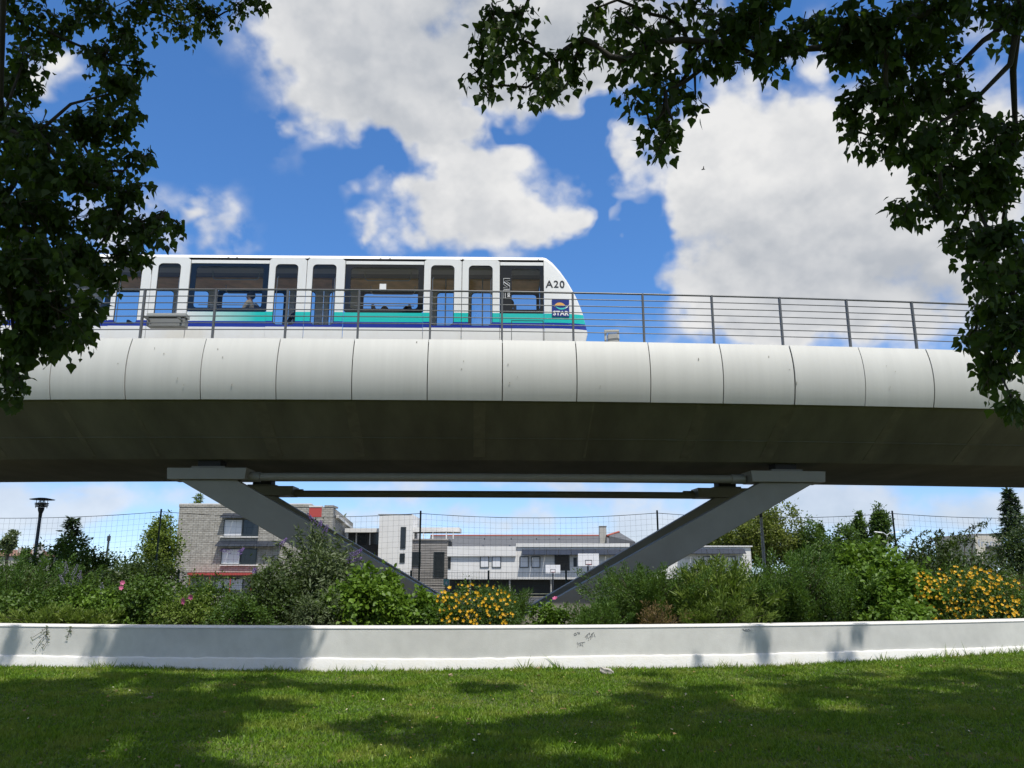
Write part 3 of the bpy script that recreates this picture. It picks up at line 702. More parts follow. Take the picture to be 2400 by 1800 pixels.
def text_mesh(name, body, size, mat, extrude=.002, outline=None, spacing=1.0, bold=.012):
    c = bpy.data.curves.new(name, 'FONT'); c.body = body; c.size = size; c.space_character = spacing; c.align_x = 'CENTER'; c.align_y = 'CENTER'
    if outline: c.fill_mode = 'NONE'; c.bevel_depth = outline; c.bevel_resolution = 0
    else: c.extrude = extrude; c.offset = size * bold
    o = bpy.data.objects.new(name + '_tmp', c); COL.objects.link(o)
    dg = bpy.context.evaluated_depsgraph_get(); me = bpy.data.meshes.new_from_object(o.evaluated_get(dg)); me.name = name
    bpy.data.objects.remove(o); bpy.data.curves.remove(c)
    me.materials.clear(); me.materials.append(mat); return me
m_letter = M('letter_black', (.02, .02, .022), .5); m_logo_b = M('logo_blue', (.012, .03, .21), .4); m_wh = M('decal_white', (.82, .82, .82), .5)
m_or = M('logo_orange', (.80, .42, .10), .5); m_tq = M('logo_turquoise', (.05, .55, .52), .5)
def on_side(o, px, py, y, rot=(math.pi / 2, 0, 0)):
    o.location = (xt(px, py), y, zt(py)); o.rotation_euler = rot
def nose_y(px, py):
    L_ = xt(1378.5, 775) - xt(1273.6, 600); f = max(0, (xt(px, py) - xt(1274)) / L_); return -.012 + .16 * f ** 3
o = link('number_lettering', text_mesh('number_lettering', 'A20', .27, m_letter, extrude=.0015, spacing=1.15), car1); on_side(o, 1301.5, 666.5, nose_y(1301, 666) - .0045, (math.pi / 2, 0, .03))
lg = MB().box(-.222, .222, -.004, .004, -.235, .235).build('logo_panel', m_logo_b, car1, local=True)
lx, lz = xt(1314, 721), zt(721.5); lg.location = (lx, nose_y(1314, 721) - .012, lz); lg.rotation_euler = (0, 0, .055)
o = link('logo_lettering', text_mesh('logo_lettering', 'STAR', .165, m_wh, spacing=1.06, bold=.03), lg); o.location = (0, -.007, -.150); o.rotation_euler = (math.pi / 2, 0, 0)
def crescent(c0, r0, a0_, a1_, th, sx=1, n=14):
    vs_ = []; 
    for k in range(n + 1):
        t = math.radians(a0_ + (a1_ - a0_) * k / n); w = th * math.sin(math.pi * k / n) ** .8
        vs_ += [(c0[0] + sx * r0 * math.cos(t), -.0062, c0[1] + r0 * math.sin(t)), (c0[0] + sx * (r0 - w) * math.cos(t), -.0062, c0[1] + (r0 - w) * math.sin(t))]
    b = MB(); b.add(vs_, [(2 * k, 2 * k + 1, 2 * k + 3, 2 * k + 2) for k in range(n)]); return b
crescent((-.02, .015), .13, 10, 175, .075, 1.15).build('logo_sun', m_or, lg, local=True)
crescent((.02, .11), .155, 205, 345, .045, 1.1).build('logo_wave', m_tq, lg, local=True)
crescent((.05, .13), .160, 290, 350, .022, 1.1).build('logo_swoosh', m_wh, lg, local=True).location.y = -.002
ol = MB()
for ln in ([(175, 195), (305, 195), (305, 235), (215, 240), (300, 300), (300, 340), (175, 255), (175, 195)], [(175, 270), (300, 350), (300, 412), (175, 412), (175, 378), (260, 375), (175, 315), (175, 270)], [(175, 430), (305, 430), (305, 465), (212, 465), (212, 605), (175, 605), (175, 430)]):
    ol.tube([(xt(1160 + x * .1155, 630 + y * .1155), .008, zt(630 + y * .1155)) for x, y in ln], .0062, 5)
ol.build('outline_lettering', m_wh, car1, local=True)
o = link('outline_lettering', text_mesh('outline_lettering', '208', .095, m_wh, spacing=1.0), car1); on_side(o, 1192, 690, .006, (math.pi / 2, math.pi / 2, 0))
nt = MB().box(-.085, .085, -.001, .001, -.085, .085).build('paper_notice', m_wh, car1, local=True); nt.location = (xt(898, 674), .018, zt(674))

# passengers behind the glass
m_skin = M('skin', (.42, .25, .17), .55); m_hair = M('dark_hair', (.02, .015, .012), .6)
def passenger(label, px, y, cloth, turn=0., arm=False, zoff=0.):
    X = xt(px, 715); root = thing('person', label, 'person', (X, TD + y + .02 * X, ZR + 1.0 + zoff), rz=turn)
    J = {'pelvis': (0, 0, .52), 'waist': (0, -.02, .70), 'chest': (0, .0, .93), 'neck': (0, .0, 1.08), 'skull': (0, .02, 1.16), 'top': (0, .03, 1.27),
         'sl': (-.17, 0, 1.0), 'el': (-.23, .10, .76), 'hl': (-.14, .30, .66), 'sr': (.17, 0, 1.0), 'er': (.24, .10, .78), 'hr': (.15, .30, .66),
         'kl': (-.10, .42, .50), 'al': (-.10, .45, .08), 'fl': (-.10, .60, .04), 'kr': (.10, .42, .50), 'ar': (.10, .45, .08), 'fr': (.10, .60, .04)}
    if arm: J['er'] = (.40, .02, .98); J['hr'] = (.62, -.02, .93)
    R_ = {'pelvis': .15, 'waist': .13, 'chest': .155, 'neck': .055, 'skull': .088, 'top': .075, 'sl': .07, 'el': .048, 'hl': .034, 'sr': .07, 'er': .048, 'hr': .034, 'kl': .075, 'al': .045, 'fl': .04, 'kr': .075, 'ar': .045, 'fr': .04}
    E = [('pelvis', 'waist'), ('waist', 'chest'), ('chest', 'neck'), ('neck', 'skull'), ('skull', 'top'), ('chest', 'sl'), ('sl', 'el'), ('el', 'hl'), ('chest', 'sr'), ('sr', 'er'), ('er', 'hr'), ('pelvis', 'kl'), ('kl', 'al'), ('al', 'fl'), ('pelvis', 'kr'), ('kr', 'ar'), ('ar', 'fr')]
    ks = list(J); me = bpy.data.meshes.new('body'); me.from_pydata([J[k] for k in ks], [(ks.index(a), ks.index(b_)) for a, b_ in E], [])
    tmp = bpy.data.objects.new('tmp_body', me); COL.objects.link(tmp)
    tmp.modifiers.new('s', 'SKIN'); sb = tmp.modifiers.new('u', 'SUBSURF'); sb.levels = 2; sb.render_levels = 2
    for i, k in enumerate(ks): me.skin_vertices[0].data[i].radius = (R_[k], R_[k]); me.skin_vertices[0].data[i].use_root = (k == 'pelvis')
    dg = bpy.context.evaluated_depsgraph_get(); out = bpy.data.meshes.new_from_object(tmp.evaluated_get(dg)); bpy.data.objects.remove(tmp)
    out.materials.clear(); out.materials.append(cloth); out.materials.append(m_skin)
    for p in out.polygons:
        p.use_smooth = True; c = p.center
        hand = (Vector(c) - Vector(J['hl'])).length < .07 or (Vector(c) - Vector(J['hr'])).length < (.14 if arm else .07)
        if c.z > 1.06 or hand: p.material_index = 1
    b_ = link('body', out, root)
    h = bpy.data.meshes.new('hair'); bm = bmesh.new(); bmesh.ops.create_uvsphere(bm, u_segments=14, v_segments=10, radius=.108)
    for v in bm.verts: v.co = Vector((v.co.x * .92, v.co.y * 1.05 - .012, v.co.z * 1.08 + 1.235)); 
    bmesh.ops.delete(bm, geom=[v for v in bm.verts if v.co.z < 1.17 and v.co.y > -.02], context='VERTS'); bm.to_mesh(h); bm.free(); smooth_all(h); h.materials.append(m_hair)
    link('hair', h, root)
    # nose and ears so that the head reads as a head
    f = MB(); f.hexa([(-.012, .085, 1.165), (.012, .085, 1.165), (.016, .118, 1.165), (-.016, .118, 1.165), (-.006, .085, 1.21), (.006, .085, 1.21), (.004, .1, 1.21), (-.004, .1, 1.21)])
    f.build('nose', m_skin, root, local=True, bevel=.004)
passenger('seated passenger resting an arm in a beige sleeve by the window', 577, .42, M('beige_shirt', (.50, .43, .33), .8), math.pi * .5, True)
passenger('dark haired seated passenger under the white paper notice', 878, 1.55, M('navy_jacket', (.03, .035, .05), .8), math.pi * .5)
passenger('seated passenger between the notice and the third door', 936, 1.55, M('charcoal_jacket', (.04, .04, .04), .8), -math.pi * .5)
passenger('passenger in dark clothes seated just behind the train nose', 1196, .9, M('black_coat', (.02, .02, .02), .8), -math.pi * .5)
passenger('passenger in black seen behind the second double door', 672, 1.3, M('black_shirt', (.015, .015, .018), .8), math.pi)

# ---------------------------------------------------------------- school buildings beyond the viaduct
def gz(x, y): return float(back_z(x, y))
def stone_mat():
    m, t, b = principled('coursed_stone'); b.inputs['Roughness'].default_value = .9
    tcn = t.nodes.new('ShaderNodeTexCoord'); sp = t.nodes.new('ShaderNodeSeparateXYZ'); t.links.new(tcn.outputs['Object'], sp.inputs[0])
    cb = t.nodes.new('ShaderNodeCombineXYZ'); t.links.new(mk_math(t, 'ADD', sp.outputs[0], sp.outputs[1]), cb.inputs[0]); t.links.new(sp.outputs[2], cb.inputs[1])
    br = t.nodes.new('ShaderNodeTexBrick'); t.links.new(cb.outputs[0], br.inputs['Vector'])
    br.inputs['Color1'].default_value = (.40, .385, .345, 1); br.inputs['Color2'].default_value = (.31, .295, .26, 1); br.inputs['Mortar'].default_value = (.21, .19, .16, 1)
    br.inputs['Scale'].default_value = 1.0; br.inputs['Brick Width'].default_value = .62; br.inputs['Row Height'].default_value = .235; br.inputs['Mortar Size'].default_value = .022; br.inputs['Bias'].default_value = -.1; br.inputs['Mortar Smooth'].default_value = .4
    n = mk_noise(t, tcn.outputs['Object'], 1.7, 5, .6)
    c = mk_mixc(t, 1.0, br.outputs['Color'], comb(t, mk_range(t, n, .3, .7, .82, 1.18, 'LINEAR')), 'MULTIPLY')
    t.links.new(c, b.inputs['Base Color'])
    bp = t.nodes.new('ShaderNodeBump'); bp.inputs['Distance'].default_value = .05; bp.inputs['Strength'].default_value = .9; t.links.new(br.outputs['Fac'], bp.inputs['Height']); bp.invert = True
    t.links.new(bp.outputs[0], b.inputs['Normal']); return m
m_stone = stone_mat()
m_bwhite = M('white_render', (.70, .69, .665), .85, var=.05, vscale=.6, var2=.04, v2scale=.15)
m_slate = M('slate_roof', (.11, .115, .125), .6, var=.15, vscale=2, stretch=(1, 1, 4))
m_redr = M('red_tile_ridge', (.36, .10, .07), .8); m_redp = M('red_paint', (.42, .06, .05), .6)
m_frame = M('dark_green_frame', (.03, .04, .042), .5); m_shut = M('white_blind', (.74, .74, .75), .7); m_wind = M('window_dark_glass', (.015, .018, .02), .12)
m_pv = M('solar_glass', (.03, .036, .05), .18, var=.1, vscale=.4); m_slat = M('grey_timber_slats', (.33, .31, .29), .9, var=.3, vscale=1.5, stretch=(.3, 1, 6))
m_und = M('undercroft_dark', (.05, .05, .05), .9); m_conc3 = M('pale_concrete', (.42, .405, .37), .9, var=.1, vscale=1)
def rx(px, D, y=1290): return XX(px, y, D)
def fbox(b, px0, px1, y0, y1, D, d0, d1, ym=None):
    """box whose front face covers the given span at distance D + d0, back at D + d1"""
    ym = ym or (y0 + y1) / 2; b.box(rx(px0, D, ym), rx(px1, D, ym), D + d0, D + d1, ZZ(y1, D), ZZ(y0, D)); return b
def window(parent, px0, px1, y0, y1, D, pane_mat, name='window', fr_=.09):
    X0, X1, Z0, Z1 = rx(px0, D), rx(px1, D), ZZ(y1, D), ZZ(y0, D); b = MB()
    b.box(X0, X0 + fr_, D - .10, D - .003, Z0, Z1).box(X1 - fr_, X1, D - .10, D - .003, Z0, Z1).box(X0 + fr_, X1 - fr_, D - .10, D - .003, Z1 - fr_, Z1).box(X0 + fr_, X1 - fr_, D - .10, D - .003, Z0, Z0 + fr_)
    w = b.build(name, m_frame, parent)
    MB().box(X0 + fr_ + .002, X1 - fr_ - .002, D - .05, D - .004, Z0 + fr_ + .002, Z1 - fr_ - .002).build('pane', pane_mat, w); return w

D = 105.0
sb = thing('stone_school_building', 'three storey school block faced in pale coursed stone left of the pier', 'building', (rx(600, D), D, gz(0, D)))
X0, X1, ZT = rx(411, D), rx(776, D), ZZ(1182, D); zb = -2.2
b = MB(); f = [(X0, D), (X1, D), (X1 - 4.4, 141), (X0 - 4.4, 141)]
b.add([(x, y, zb) for x, y in f] + [(x, y, ZT - .35) for x, y in f], [(0, 1, 5, 4), (1, 2, 6, 5), (2, 3, 7, 6), (3, 0, 4, 7), (4, 5, 6, 7)]); b.build('wall', m_stone, sb)
b = MB(); f2 = [(X0 - .05, D - .06), (rx(724, D), D - .06), (rx(724, D) - 4, 138), (X0 - 4.4, 141)]
b.add([(x, y, ZT - .349) for x, y in f2] + [(x, y, ZT) for x, y in f2], [(0, 1, 5, 4), (1, 2, 6, 5), (2, 3, 7, 6), (3, 0, 4, 7), (4, 5, 6, 7)]); b.build('parapet', m_stone, sb)
b = MB(); b.add([(x, y, ZT + .002) for x, y in f2] + [(x, y, ZT + .12) for x, y in f2], [(0, 1, 5, 4), (1, 2, 6, 5), (2, 3, 7, 6), (3, 0, 4, 7), (4, 5, 6, 7)]); b.build('coping', m_bwhite, sb)
fbox(MB(), 724.5, 754, 1189, 1212, D, -.02, .6).build('red_panel', m_redp, sb)
fbox(MB(), 724.5, 754.5, 1185, 1188.6, D, -.08, .8).build('coping', m_bwhite, sb)
b = MB(); b.box(rx(755, D), rx(776, D), D - .06, D + 3, ZT - .34, ZZ(1184, D)); b.build('stone_pier', m_stone, sb)
MB().add
# side wall slab with its pale roof edge
b = MB(); e = [(X1 + .02, D + 3.05), (X1 - 4.38, 141)]
z0, z1 = ZT - 1.55, ZT - 1.2
b.hexa([(e[0][0] - .3, e[0][1], z0), (e[0][0] + .12, e[0][1], z0), (e[1][0] + .12, e[1][1], z0), (e[1][0] - .3, e[1][1], z0), (e[0][0] - .3, e[0][1], z1), (e[0][0] + .12, e[0][1], z1), (e[1][0] + .12, e[1][1], z1), (e[1][0] - .3, e[1][1], z1)]); b.build('roof_edge', m_bwhite, sb)
for (y0, y1, hy0, hy1, hp0, hp1) in ((1217, 1257, 1203, 1213.5, 517, 600), (1286, 1323, 1268, 1280, 511, 662)):
    window(sb, 520, 565, y0, y1, D, m_shut); window(sb, 565.5, 603, y0, y1, D, m_wind)
    fbox(MB(), 517, 606, y1 + .5, y1 + 3, D, -.3, -.002).build('sill', m_bwhite, sb)
    npan = 3 if hp1 < 610 else 5
    for k in range(npan):
        a, c = hp0 + (hp1 - hp0) * k / npan, hp0 + (hp1 - hp0) * (k + 1) / npan - .8; b = MB()
        xa, xb, za, zb_ = rx(a, D), rx(c, D), ZZ(hy0, D), ZZ(hy1, D)
        b.hexa([(xa - .15, D - 1.0, zb_ - .05), (xb - .15, D - 1.0, zb_ - .05), (xb, D - .01, za - .05), (xa, D - .01, za - .05), (xa - .15, D - 1.0, zb_), (xb - .15, D - 1.0, zb_), (xb, D - .01, za), (xa, D - .01, za)]); b.build('sun_shade_panel', m_pv, sb)
fbox(MB(), 448, 598, 1342, 1348, D, -1.2, -.01).build('red_canopy', m_redp, sb)
for px in (450, 497, 545, 594): fbox(MB(), px, px + 1.5, 1348.2, 1396, D, -1.1, -.9).build('canopy_post', m_redp, sb)
window(sb, 510, 576, 1356, 1384, D, m_shut)

D = 118.0
tw = thing('white_tower_block', 'tall white stair tower with narrow slot windows beside a grey slatted block', 'building', (rx(925, D), D, gz(0, D)))
b = MB(); fbox(b, 886, 965, 1206, 1400, D, 0, 9); b.build('tower', m_bwhite, tw)
fbox(MB(), 885.5, 965.5, 1204.6, 1205.8, D, -.06, 9.06).build('coping', M('zinc', (.45, .45, .45), .5), tw)
window(tw, 938, 950.5, 1235, 1286, D, m_wind, 'slot_window'); window(tw, 937.5, 949.5, 1297, 1319, D, m_wind, 'slot_window')
# glazed link to the left
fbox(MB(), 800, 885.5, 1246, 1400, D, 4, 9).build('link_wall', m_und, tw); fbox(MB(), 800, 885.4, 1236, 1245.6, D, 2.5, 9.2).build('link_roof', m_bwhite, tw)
for px in (822, 855, 881): fbox(MB(), px, px + 3, 1246, 1275, D, 3.7, 3.95).build('mullion', m_bwhite, tw)
for px in (826, 859): fbox(MB(), px, px + 21, 1247, 1274, D, 3.9, 3.98).build('link_pane', m_wind, tw)
# slatted block with roof pergola
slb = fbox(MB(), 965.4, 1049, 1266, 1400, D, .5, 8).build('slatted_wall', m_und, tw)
b = MB()
for k in range(34):
    y = 1267 + k * 3.9; fbox(b, 965.6, 1049, y, y + 2.6, D, .3, .498)
tag(b.build('slats', m_slat, slb), kind='stuff')
fbox(MB(), 964.8, 1050, 1262.5, 1266, D, .1, 8.2).build('slatted_block_coping', m_slat, tw)
window(tw, 966, 987, 1294, 1326, D + .25, m_wind); window(tw, 1017, 1042, 1294, 1351, D + .25, m_wind)
fbox(MB(), 965.5, 1076, 1235.5, 1246, D, .6, 6).build('pergola_roof', m_bwhite, tw)
for px in (967, 990, 1012, 1044, 1060): fbox(MB(), px, px + 2.4, 1246.2, 1262.3, D, .7, 1.0).build('pergola_post', m_bwhite, tw)

D = 140.0
lr = thing('slate_roofed_hall', 'long hall with grey slate roof, red ridge tiles and tall chimney', 'building', (rx(1250, D), D, gz(0, D)))
b = MB(); xa, xb, xr = rx(1000, D), rx(1496, D), rx(1434, D); ze, zr = ZZ(1290, D), ZZ(1252, D)
b.add([(xa, D, ze), (xb, D, ze), (xr + 1.5, D + 6, zr), (xa, D + 6, zr), (xb, D + 12, ze), (xa, D + 12, ze)], [(0, 1, 2, 3), (2, 4, 5, 3), (1, 4, 2)]); b.build('roof', m_slate, lr)
b = MB(); b.tube([(xa, D + 6, zr + .03), (xr + 1.5, D + 6, zr + .03)], .16, 6); b.build('ridge', m_redr, lr)
b = MB(); b.box(xa, xb, D + .3, D + 11.7, -2.5, ze - .003); b.build('wall', m_bwhite, lr)
px0, px1, pk = 1428, 1490, 1457.5; Dg = 136.0
b = MB(); b.add([(rx(px0, Dg), Dg, ZZ(1256, Dg)), (rx(px1, Dg), Dg, ZZ(1270, Dg)), (rx(pk, Dg), Dg + 3, ZZ(1245, Dg)), (rx(px0 - 6, Dg), Dg + 6, ZZ(1253, Dg)), (rx(px1, Dg), Dg + 6, ZZ(1270, Dg)), (rx(px0, Dg), Dg, ZZ(1280, Dg)), (rx(px1, Dg), Dg, ZZ(1285, Dg))], [(0, 1, 2), (0, 2, 3), (1, 4, 2), (0, 5, 6, 1), (2, 4, 3)]); b.build('cross_gable', m_slate, lr)
b = MB(); b.tube([(rx(px0 - 5, Dg), Dg - .02, ZZ(1255.5, Dg)), (rx(pk, Dg), Dg + 2.9, ZZ(1244.6, Dg))], .18, 6); b.build('ridge', m_redr, lr)
b = MB(); fbox(b, 1404, 1420, 1234.5, 1290, D, -1.2, -.1); fbox(b, 1403, 1421, 1233.2, 1234.4, D, -1.3, 0); b.build('chimney', m_conc3, lr, bevel=.03)
for px in (1134, 1197, 1257, 1310): fbox(MB(), px, px + 2.2, 1261, 1264, D, .6, 1.6).build('roof_vent', m_frame, lr)

D = 108.0
wb = thing('low_white_school_wing', 'long low white school wing with solar awnings behind the basketball hoops', 'building', (rx(1400, D), D, gz(0, D)))
b = MB(); fbox(b, 1049.5, 1761.5, 1282, 1358, D, 0, 10); b.build('wall', m_bwhite, wb)
b = MB(); fbox(b, 1048.5, 1209, 1281, 1304, D, -.35, -.003); b.build('upper_band', m_bwhite, wb, bevel=.02)
fbox(MB(), 1210, 1475, 1273.5, 1281.8, D, -.25, 9).build('parapet', m_bwhite, wb); fbox(MB(), 1600, 1762.5, 1279, 1281.8, D, -.25, 9).build('parapet', m_bwhite, wb)
fbox(MB(), 1050, 1056.5, 1306, 1333, D, -.08, -.003).build('recess_shade_patch', m_wind, wb)  # dark box whose colour stands for the shade in the corner recess
for (a, c) in ((1125.5, 1146.5), (1153, 1174.5), (1217.7, 1238.7), (1245.2, 1266), (1647, 1668), (1672, 1693), (1702, 1723)): window(wb, a, c, 1304, 1330.5, D, m_shut)
window(wb, 1299.5, 1334.5, 1301, 1337, D, m_wind, 'glazed_door')
fbox(MB(), 1344, 1352, 1307, 1328, D, -.06, -.003).build('wall_vent', m_frame, wb)
def awning(p0, p1, n, y0, y1):
    for k in range(n):
        a, c = p0 + (p1 - p0) * k / n, p0 + (p1 - p0) * (k + 1) / n - .9
        xa, xb, za, zb_ = rx(a, D), rx(c, D), ZZ(y0, D), ZZ(y1, D); b = MB()
        b.hexa([(xa, D - 1.3, zb_ - .06), (xb, D - 1.3, zb_ - .06), (xb, D - .36, za - .06), (xa, D - .36, za - .06), (xa, D - 1.3, zb_), (xb, D - 1.3, zb_), (xb, D - .36, za), (xa, D - .36, za)]); b.build('solar_panel', m_pv, wb)
    fbox(MB(), p0, p1, y0 + 1, y0 + 3, D, -.355, -.003).build('awning_bracket', m_frame, wb)
awning(1223.5, 1480, 9, 1287, 1300); awning(1593, 1743, 5, 1286, 1297.5)
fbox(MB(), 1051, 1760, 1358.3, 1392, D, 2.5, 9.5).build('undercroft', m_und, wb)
for px in (1100, 1193, 1290, 1400, 1520, 1650, 1740): fbox(MB(), px, px + 3.5, 1358.3, 1392, D, .3, .7).build('column', m_conc3, wb)

# small buildings at the picture's edges
D = 150.0
hb = thing('far_house', 'far house with reddish tiled roof beside the left lamp post', 'house', (rx(30, D), D, -1.8))
b = MB(); xa, xb = rx(-60, D), rx(68, D); b.box(xa, xb, D, D + 9, -2.2, ZZ(1303, D)); b.build('wall', m_conc3, hb)
b = MB(); z0, z1 = ZZ(1303, D) + .003, ZZ(1287, D); b.add([(xa - .3, D - .4, z0), (xb + .3, D - .4, z0), (xb, D + 4.5, z1), (xa, D + 4.5, z1), (xb + .3, D + 9.4, z0), (xa - .3, D + 9.4, z0)], [(0, 1, 2, 3), (2, 4, 5, 3), (1, 4, 2), (0, 3, 5)]); b.build('roof', M('old_roof_tiles', (.24, .13, .10), .85, var=.2, vscale=2), hb)
fbox(MB(), 26, 34, 1283, 1297, D, 2, 3.2).build('chimney', m_conc3, hb); fbox(MB(), 68.5, 79, 1274, 1303, D, 1, 3).build('gable_chimney', m_bwhite, hb)
D = 125.0
rb = thing('beige_warehouse', 'plain beige building with faint blue lettering by the tall conifer', 'building', (rx(2320, D), D, -1.7))
fbox(MB(), 2288, 2352, 1252, 1330, D, 0, 12).build('wall', M('beige_cladding', (.55, .52, .45), .8, var=.06, vscale=.5), rb)
fbox(MB(), 2287, 2353, 1250.6, 1251.8, D, -.1, 12.1).build('coping', m_bwhite, rb)
o = link('faint_lettering', text_mesh('faint_lettering', 'france', 1.5, M('faded_blue', (.36, .40, .47), .8), spacing=1.1), rb); o.location = (rx(2325, D) - rx(2320, D), -.02, ZZ(1273, D) + 1.7); o.rotation_euler = (math.pi / 2, 0, 0)
b = MB(); b.bar(P(2352, 1293, 118), P(2440, 1322, 96), .5, .35); b.build('roof_edge', m_bwhite, rb)
b = MB(); fbox(b, 2310, 2345, 1281, 1286, D, -1.5, -.01); b.build('canopy', m_frame, rb)

# mast on the skyline
D = 260.0; mx_, my_, mz_ = P(250, 1300, D)
ms = thing('radio_mast', 'thin radio mast far away on the left skyline', 'mast', (mx_, D, -2))
MB().tube([(mx_, D, -2), (mx_ + .1, D, ZZ(1262, D)), (mx_ + .15, D, ZZ(1252, D))], [.45, .3, .12], 6).build('pole', m_frame, ms)
MB().tube([(mx_ + .1, D, ZZ(1268, D)), (mx_ + .1, D, ZZ(1256, D))], .55, 6).build('antenna', m_frame, ms)

# ---------------------------------------------------------------- basketball hoops
m_hpost = M('hoop_post_grey', (.09, .10, .11), .5, metal=.3)
def hoop(label, px0, px1, y0, y1, D):
    xa, xb, z0, z1 = rx(px0, D, y0), rx(px1, D, y0), ZZ(y1, D), ZZ(y0, D); xc = (xa + xb) / 2; g = gz(xc, D)
    h = thing('basketball_hoop', label, 'basketball hoop', (xc, D, g), 'hoops on the school playground'); w, hh = xb - xa, z1 - z0
    bd = MB().box(xa, xb, D - .03, D + .03, z0, z1).build('backboard', M('backboard_white', (.80, .80, .80), .5), h, bevel=.01)
    b = MB(); s, t = w * .165, .045; zc_ = z0 + hh * .30
    b.box(xc - s, xc - s + t, D - .038, D - .031, zc_ - s * .7, zc_ + s * .7).box(xc + s - t, xc + s, D - .038, D - .031, zc_ - s * .7, zc_ + s * .7).box(xc - s + t, xc + s - t, D - .038, D - .031, zc_ + s * .7 - t, zc_ + s * .7).box(xc - s + t, xc + s - t, D - .038, D - .031, zc_ - s * .7, zc_ - s * .7 + t); b.build('target_square', m_frame, bd)
    MB().tube([(xc + .23 * math.cos(a), D - .30 + .23 * math.sin(a), z0 + .15) for a in np.linspace(0, 2 * math.pi, 17)], .018, 6).build('rim', m_redp, h)
    MB().tube([(xc + .05, D + 1.2, g), (xc + .05, D + 1.2, z0 + .2), (xc, D + .9, z0 + .55), (xc, D + .04, z0 + .55)], .08, 8).build('post', m_hpost, h)
hoop('farther basketball hoop with small white board before the school wing', 1278.5, 1313, 1324, 1344, 95)
hoop('nearer basketball hoop with bigger white board against the right leg', 1354.5, 1403.5, 1297.5, 1327, 67)

# ---------------------------------------------------------------- fences
m_fgreen = M('fence_dark_green', (.03, .06, .055), .5)
m_net = M('net_cord', (.05, .07, .065), .8)
D = 28.0
nf = thing('ball_net_fence', 'tall ball catching net on slim dark posts behind the shrubs', 'fence', (0, D, gz(0, D)))
tops = [(-230, 1203), (378, 1195), (986, 1199), (1540, 1198), (2091, 1199), (2650, 1200)]; pts = [P(px, py, D) for px, py in tops]
for p in pts:
    MB().tube([(p[0], D, gz(p[0], D) - .2), (p[0], D, p[2] + .03)], .032, 8).build('post', m_fgreen, nf)
b = MB(); cell = .185
def tri(p, q, r=0.0026): b.tube([p, q], r, 3, cap=False, smooth=False)
for i in range(len(pts) - 1):
    A, B_ = pts[i], pts[i + 1]; n = int((B_[0] - A[0]) / cell); sag = .16
    def top(f): return A[2] + (B_[2] - A[2]) * f - .07 - sag * 4 * f * (1 - f)
    for k in range(n + 1):
        f = k / n; x = A[0] + (B_[0] - A[0]) * f; tri((x, D + .05, -.3), (x, D + .05, top(f)))
    for r_ in range(22):
        tri_pts = [(A[0] + (B_[0] - A[0]) * f, D + .05, top(f) - r_ * cell) for f in np.linspace(0, 1, 7)]
        b.tube(tri_pts, 0.0026, 3, cap=False, smooth=False)
b.build('net', m_net, nf)
b = MB()
for i in range(len(pts) - 1):
    A, B_ = pts[i], pts[i + 1]; b.tube([(A[0] + (B_[0] - A[0]) * f, D + .05, A[2] + (B_[2] - A[2]) * f - .06 - .16 * 4 * f * (1 - f)) for f in np.linspace(0, 1, 13)], .009, 5)
b.build('top_cable', m_net, nf)
D = 26.0
mf = thing('mesh_panel_fence', 'low dark green welded mesh fence just behind the pier', 'fence', (0, D, gz(0, D)))
fx = [XX(1145, 1345, D) + 2.46 * k for k in range(-5, 6)]; ztop = ZZ(1340.5, D)
pan = None
for k, x in enumerate(fx):
    MB().box(x - .03, x + .03, D - .03, D + .03, gz(x, D) - .2, ztop + .05).build('post', m_fgreen, mf)
    if k == len(fx) - 1: break
    b = MB()
    for j in range(1, 48): b.bar((x + .03 + j * .05, D, gz(x, D) + .05), (x + .03 + j * .05, D, ztop), .005, .005, up=(0, 1, 0))
    for z in np.arange(ztop - .02, gz(x, D), -.2): b.bar((x + .03, D - .006, z), (x + 2.43, D - .006, z), .008, .008)
    b.build('mesh_panel', m_fgreen, mf)
sg = thing('small_sign', 'small turquoise sign on a post behind the yellow flowers', 'sign', (XX(1046, 1365, 24), 24, gz(0, 24)))
x, y, z = P(1046, 1365, 24); MB().box(x - .08, x + .08, y - .01, y + .01, z - .09, z + .09).build('plate', M('turquoise_sign', (.22, .52, .48), .5), sg)
MB().box(x - .015, x + .015, y + .011, y + .04, gz(0, 24), z + .05).build('post', m_steel, sg)
b = MB(); b.add([(x - .045, y - .0125, z - .05), (x + .045, y - .0125, z - .05), (x, y - .0125, z + .045)], [(0, 1, 2)]); b.build('pictogram', m_wh, sg)

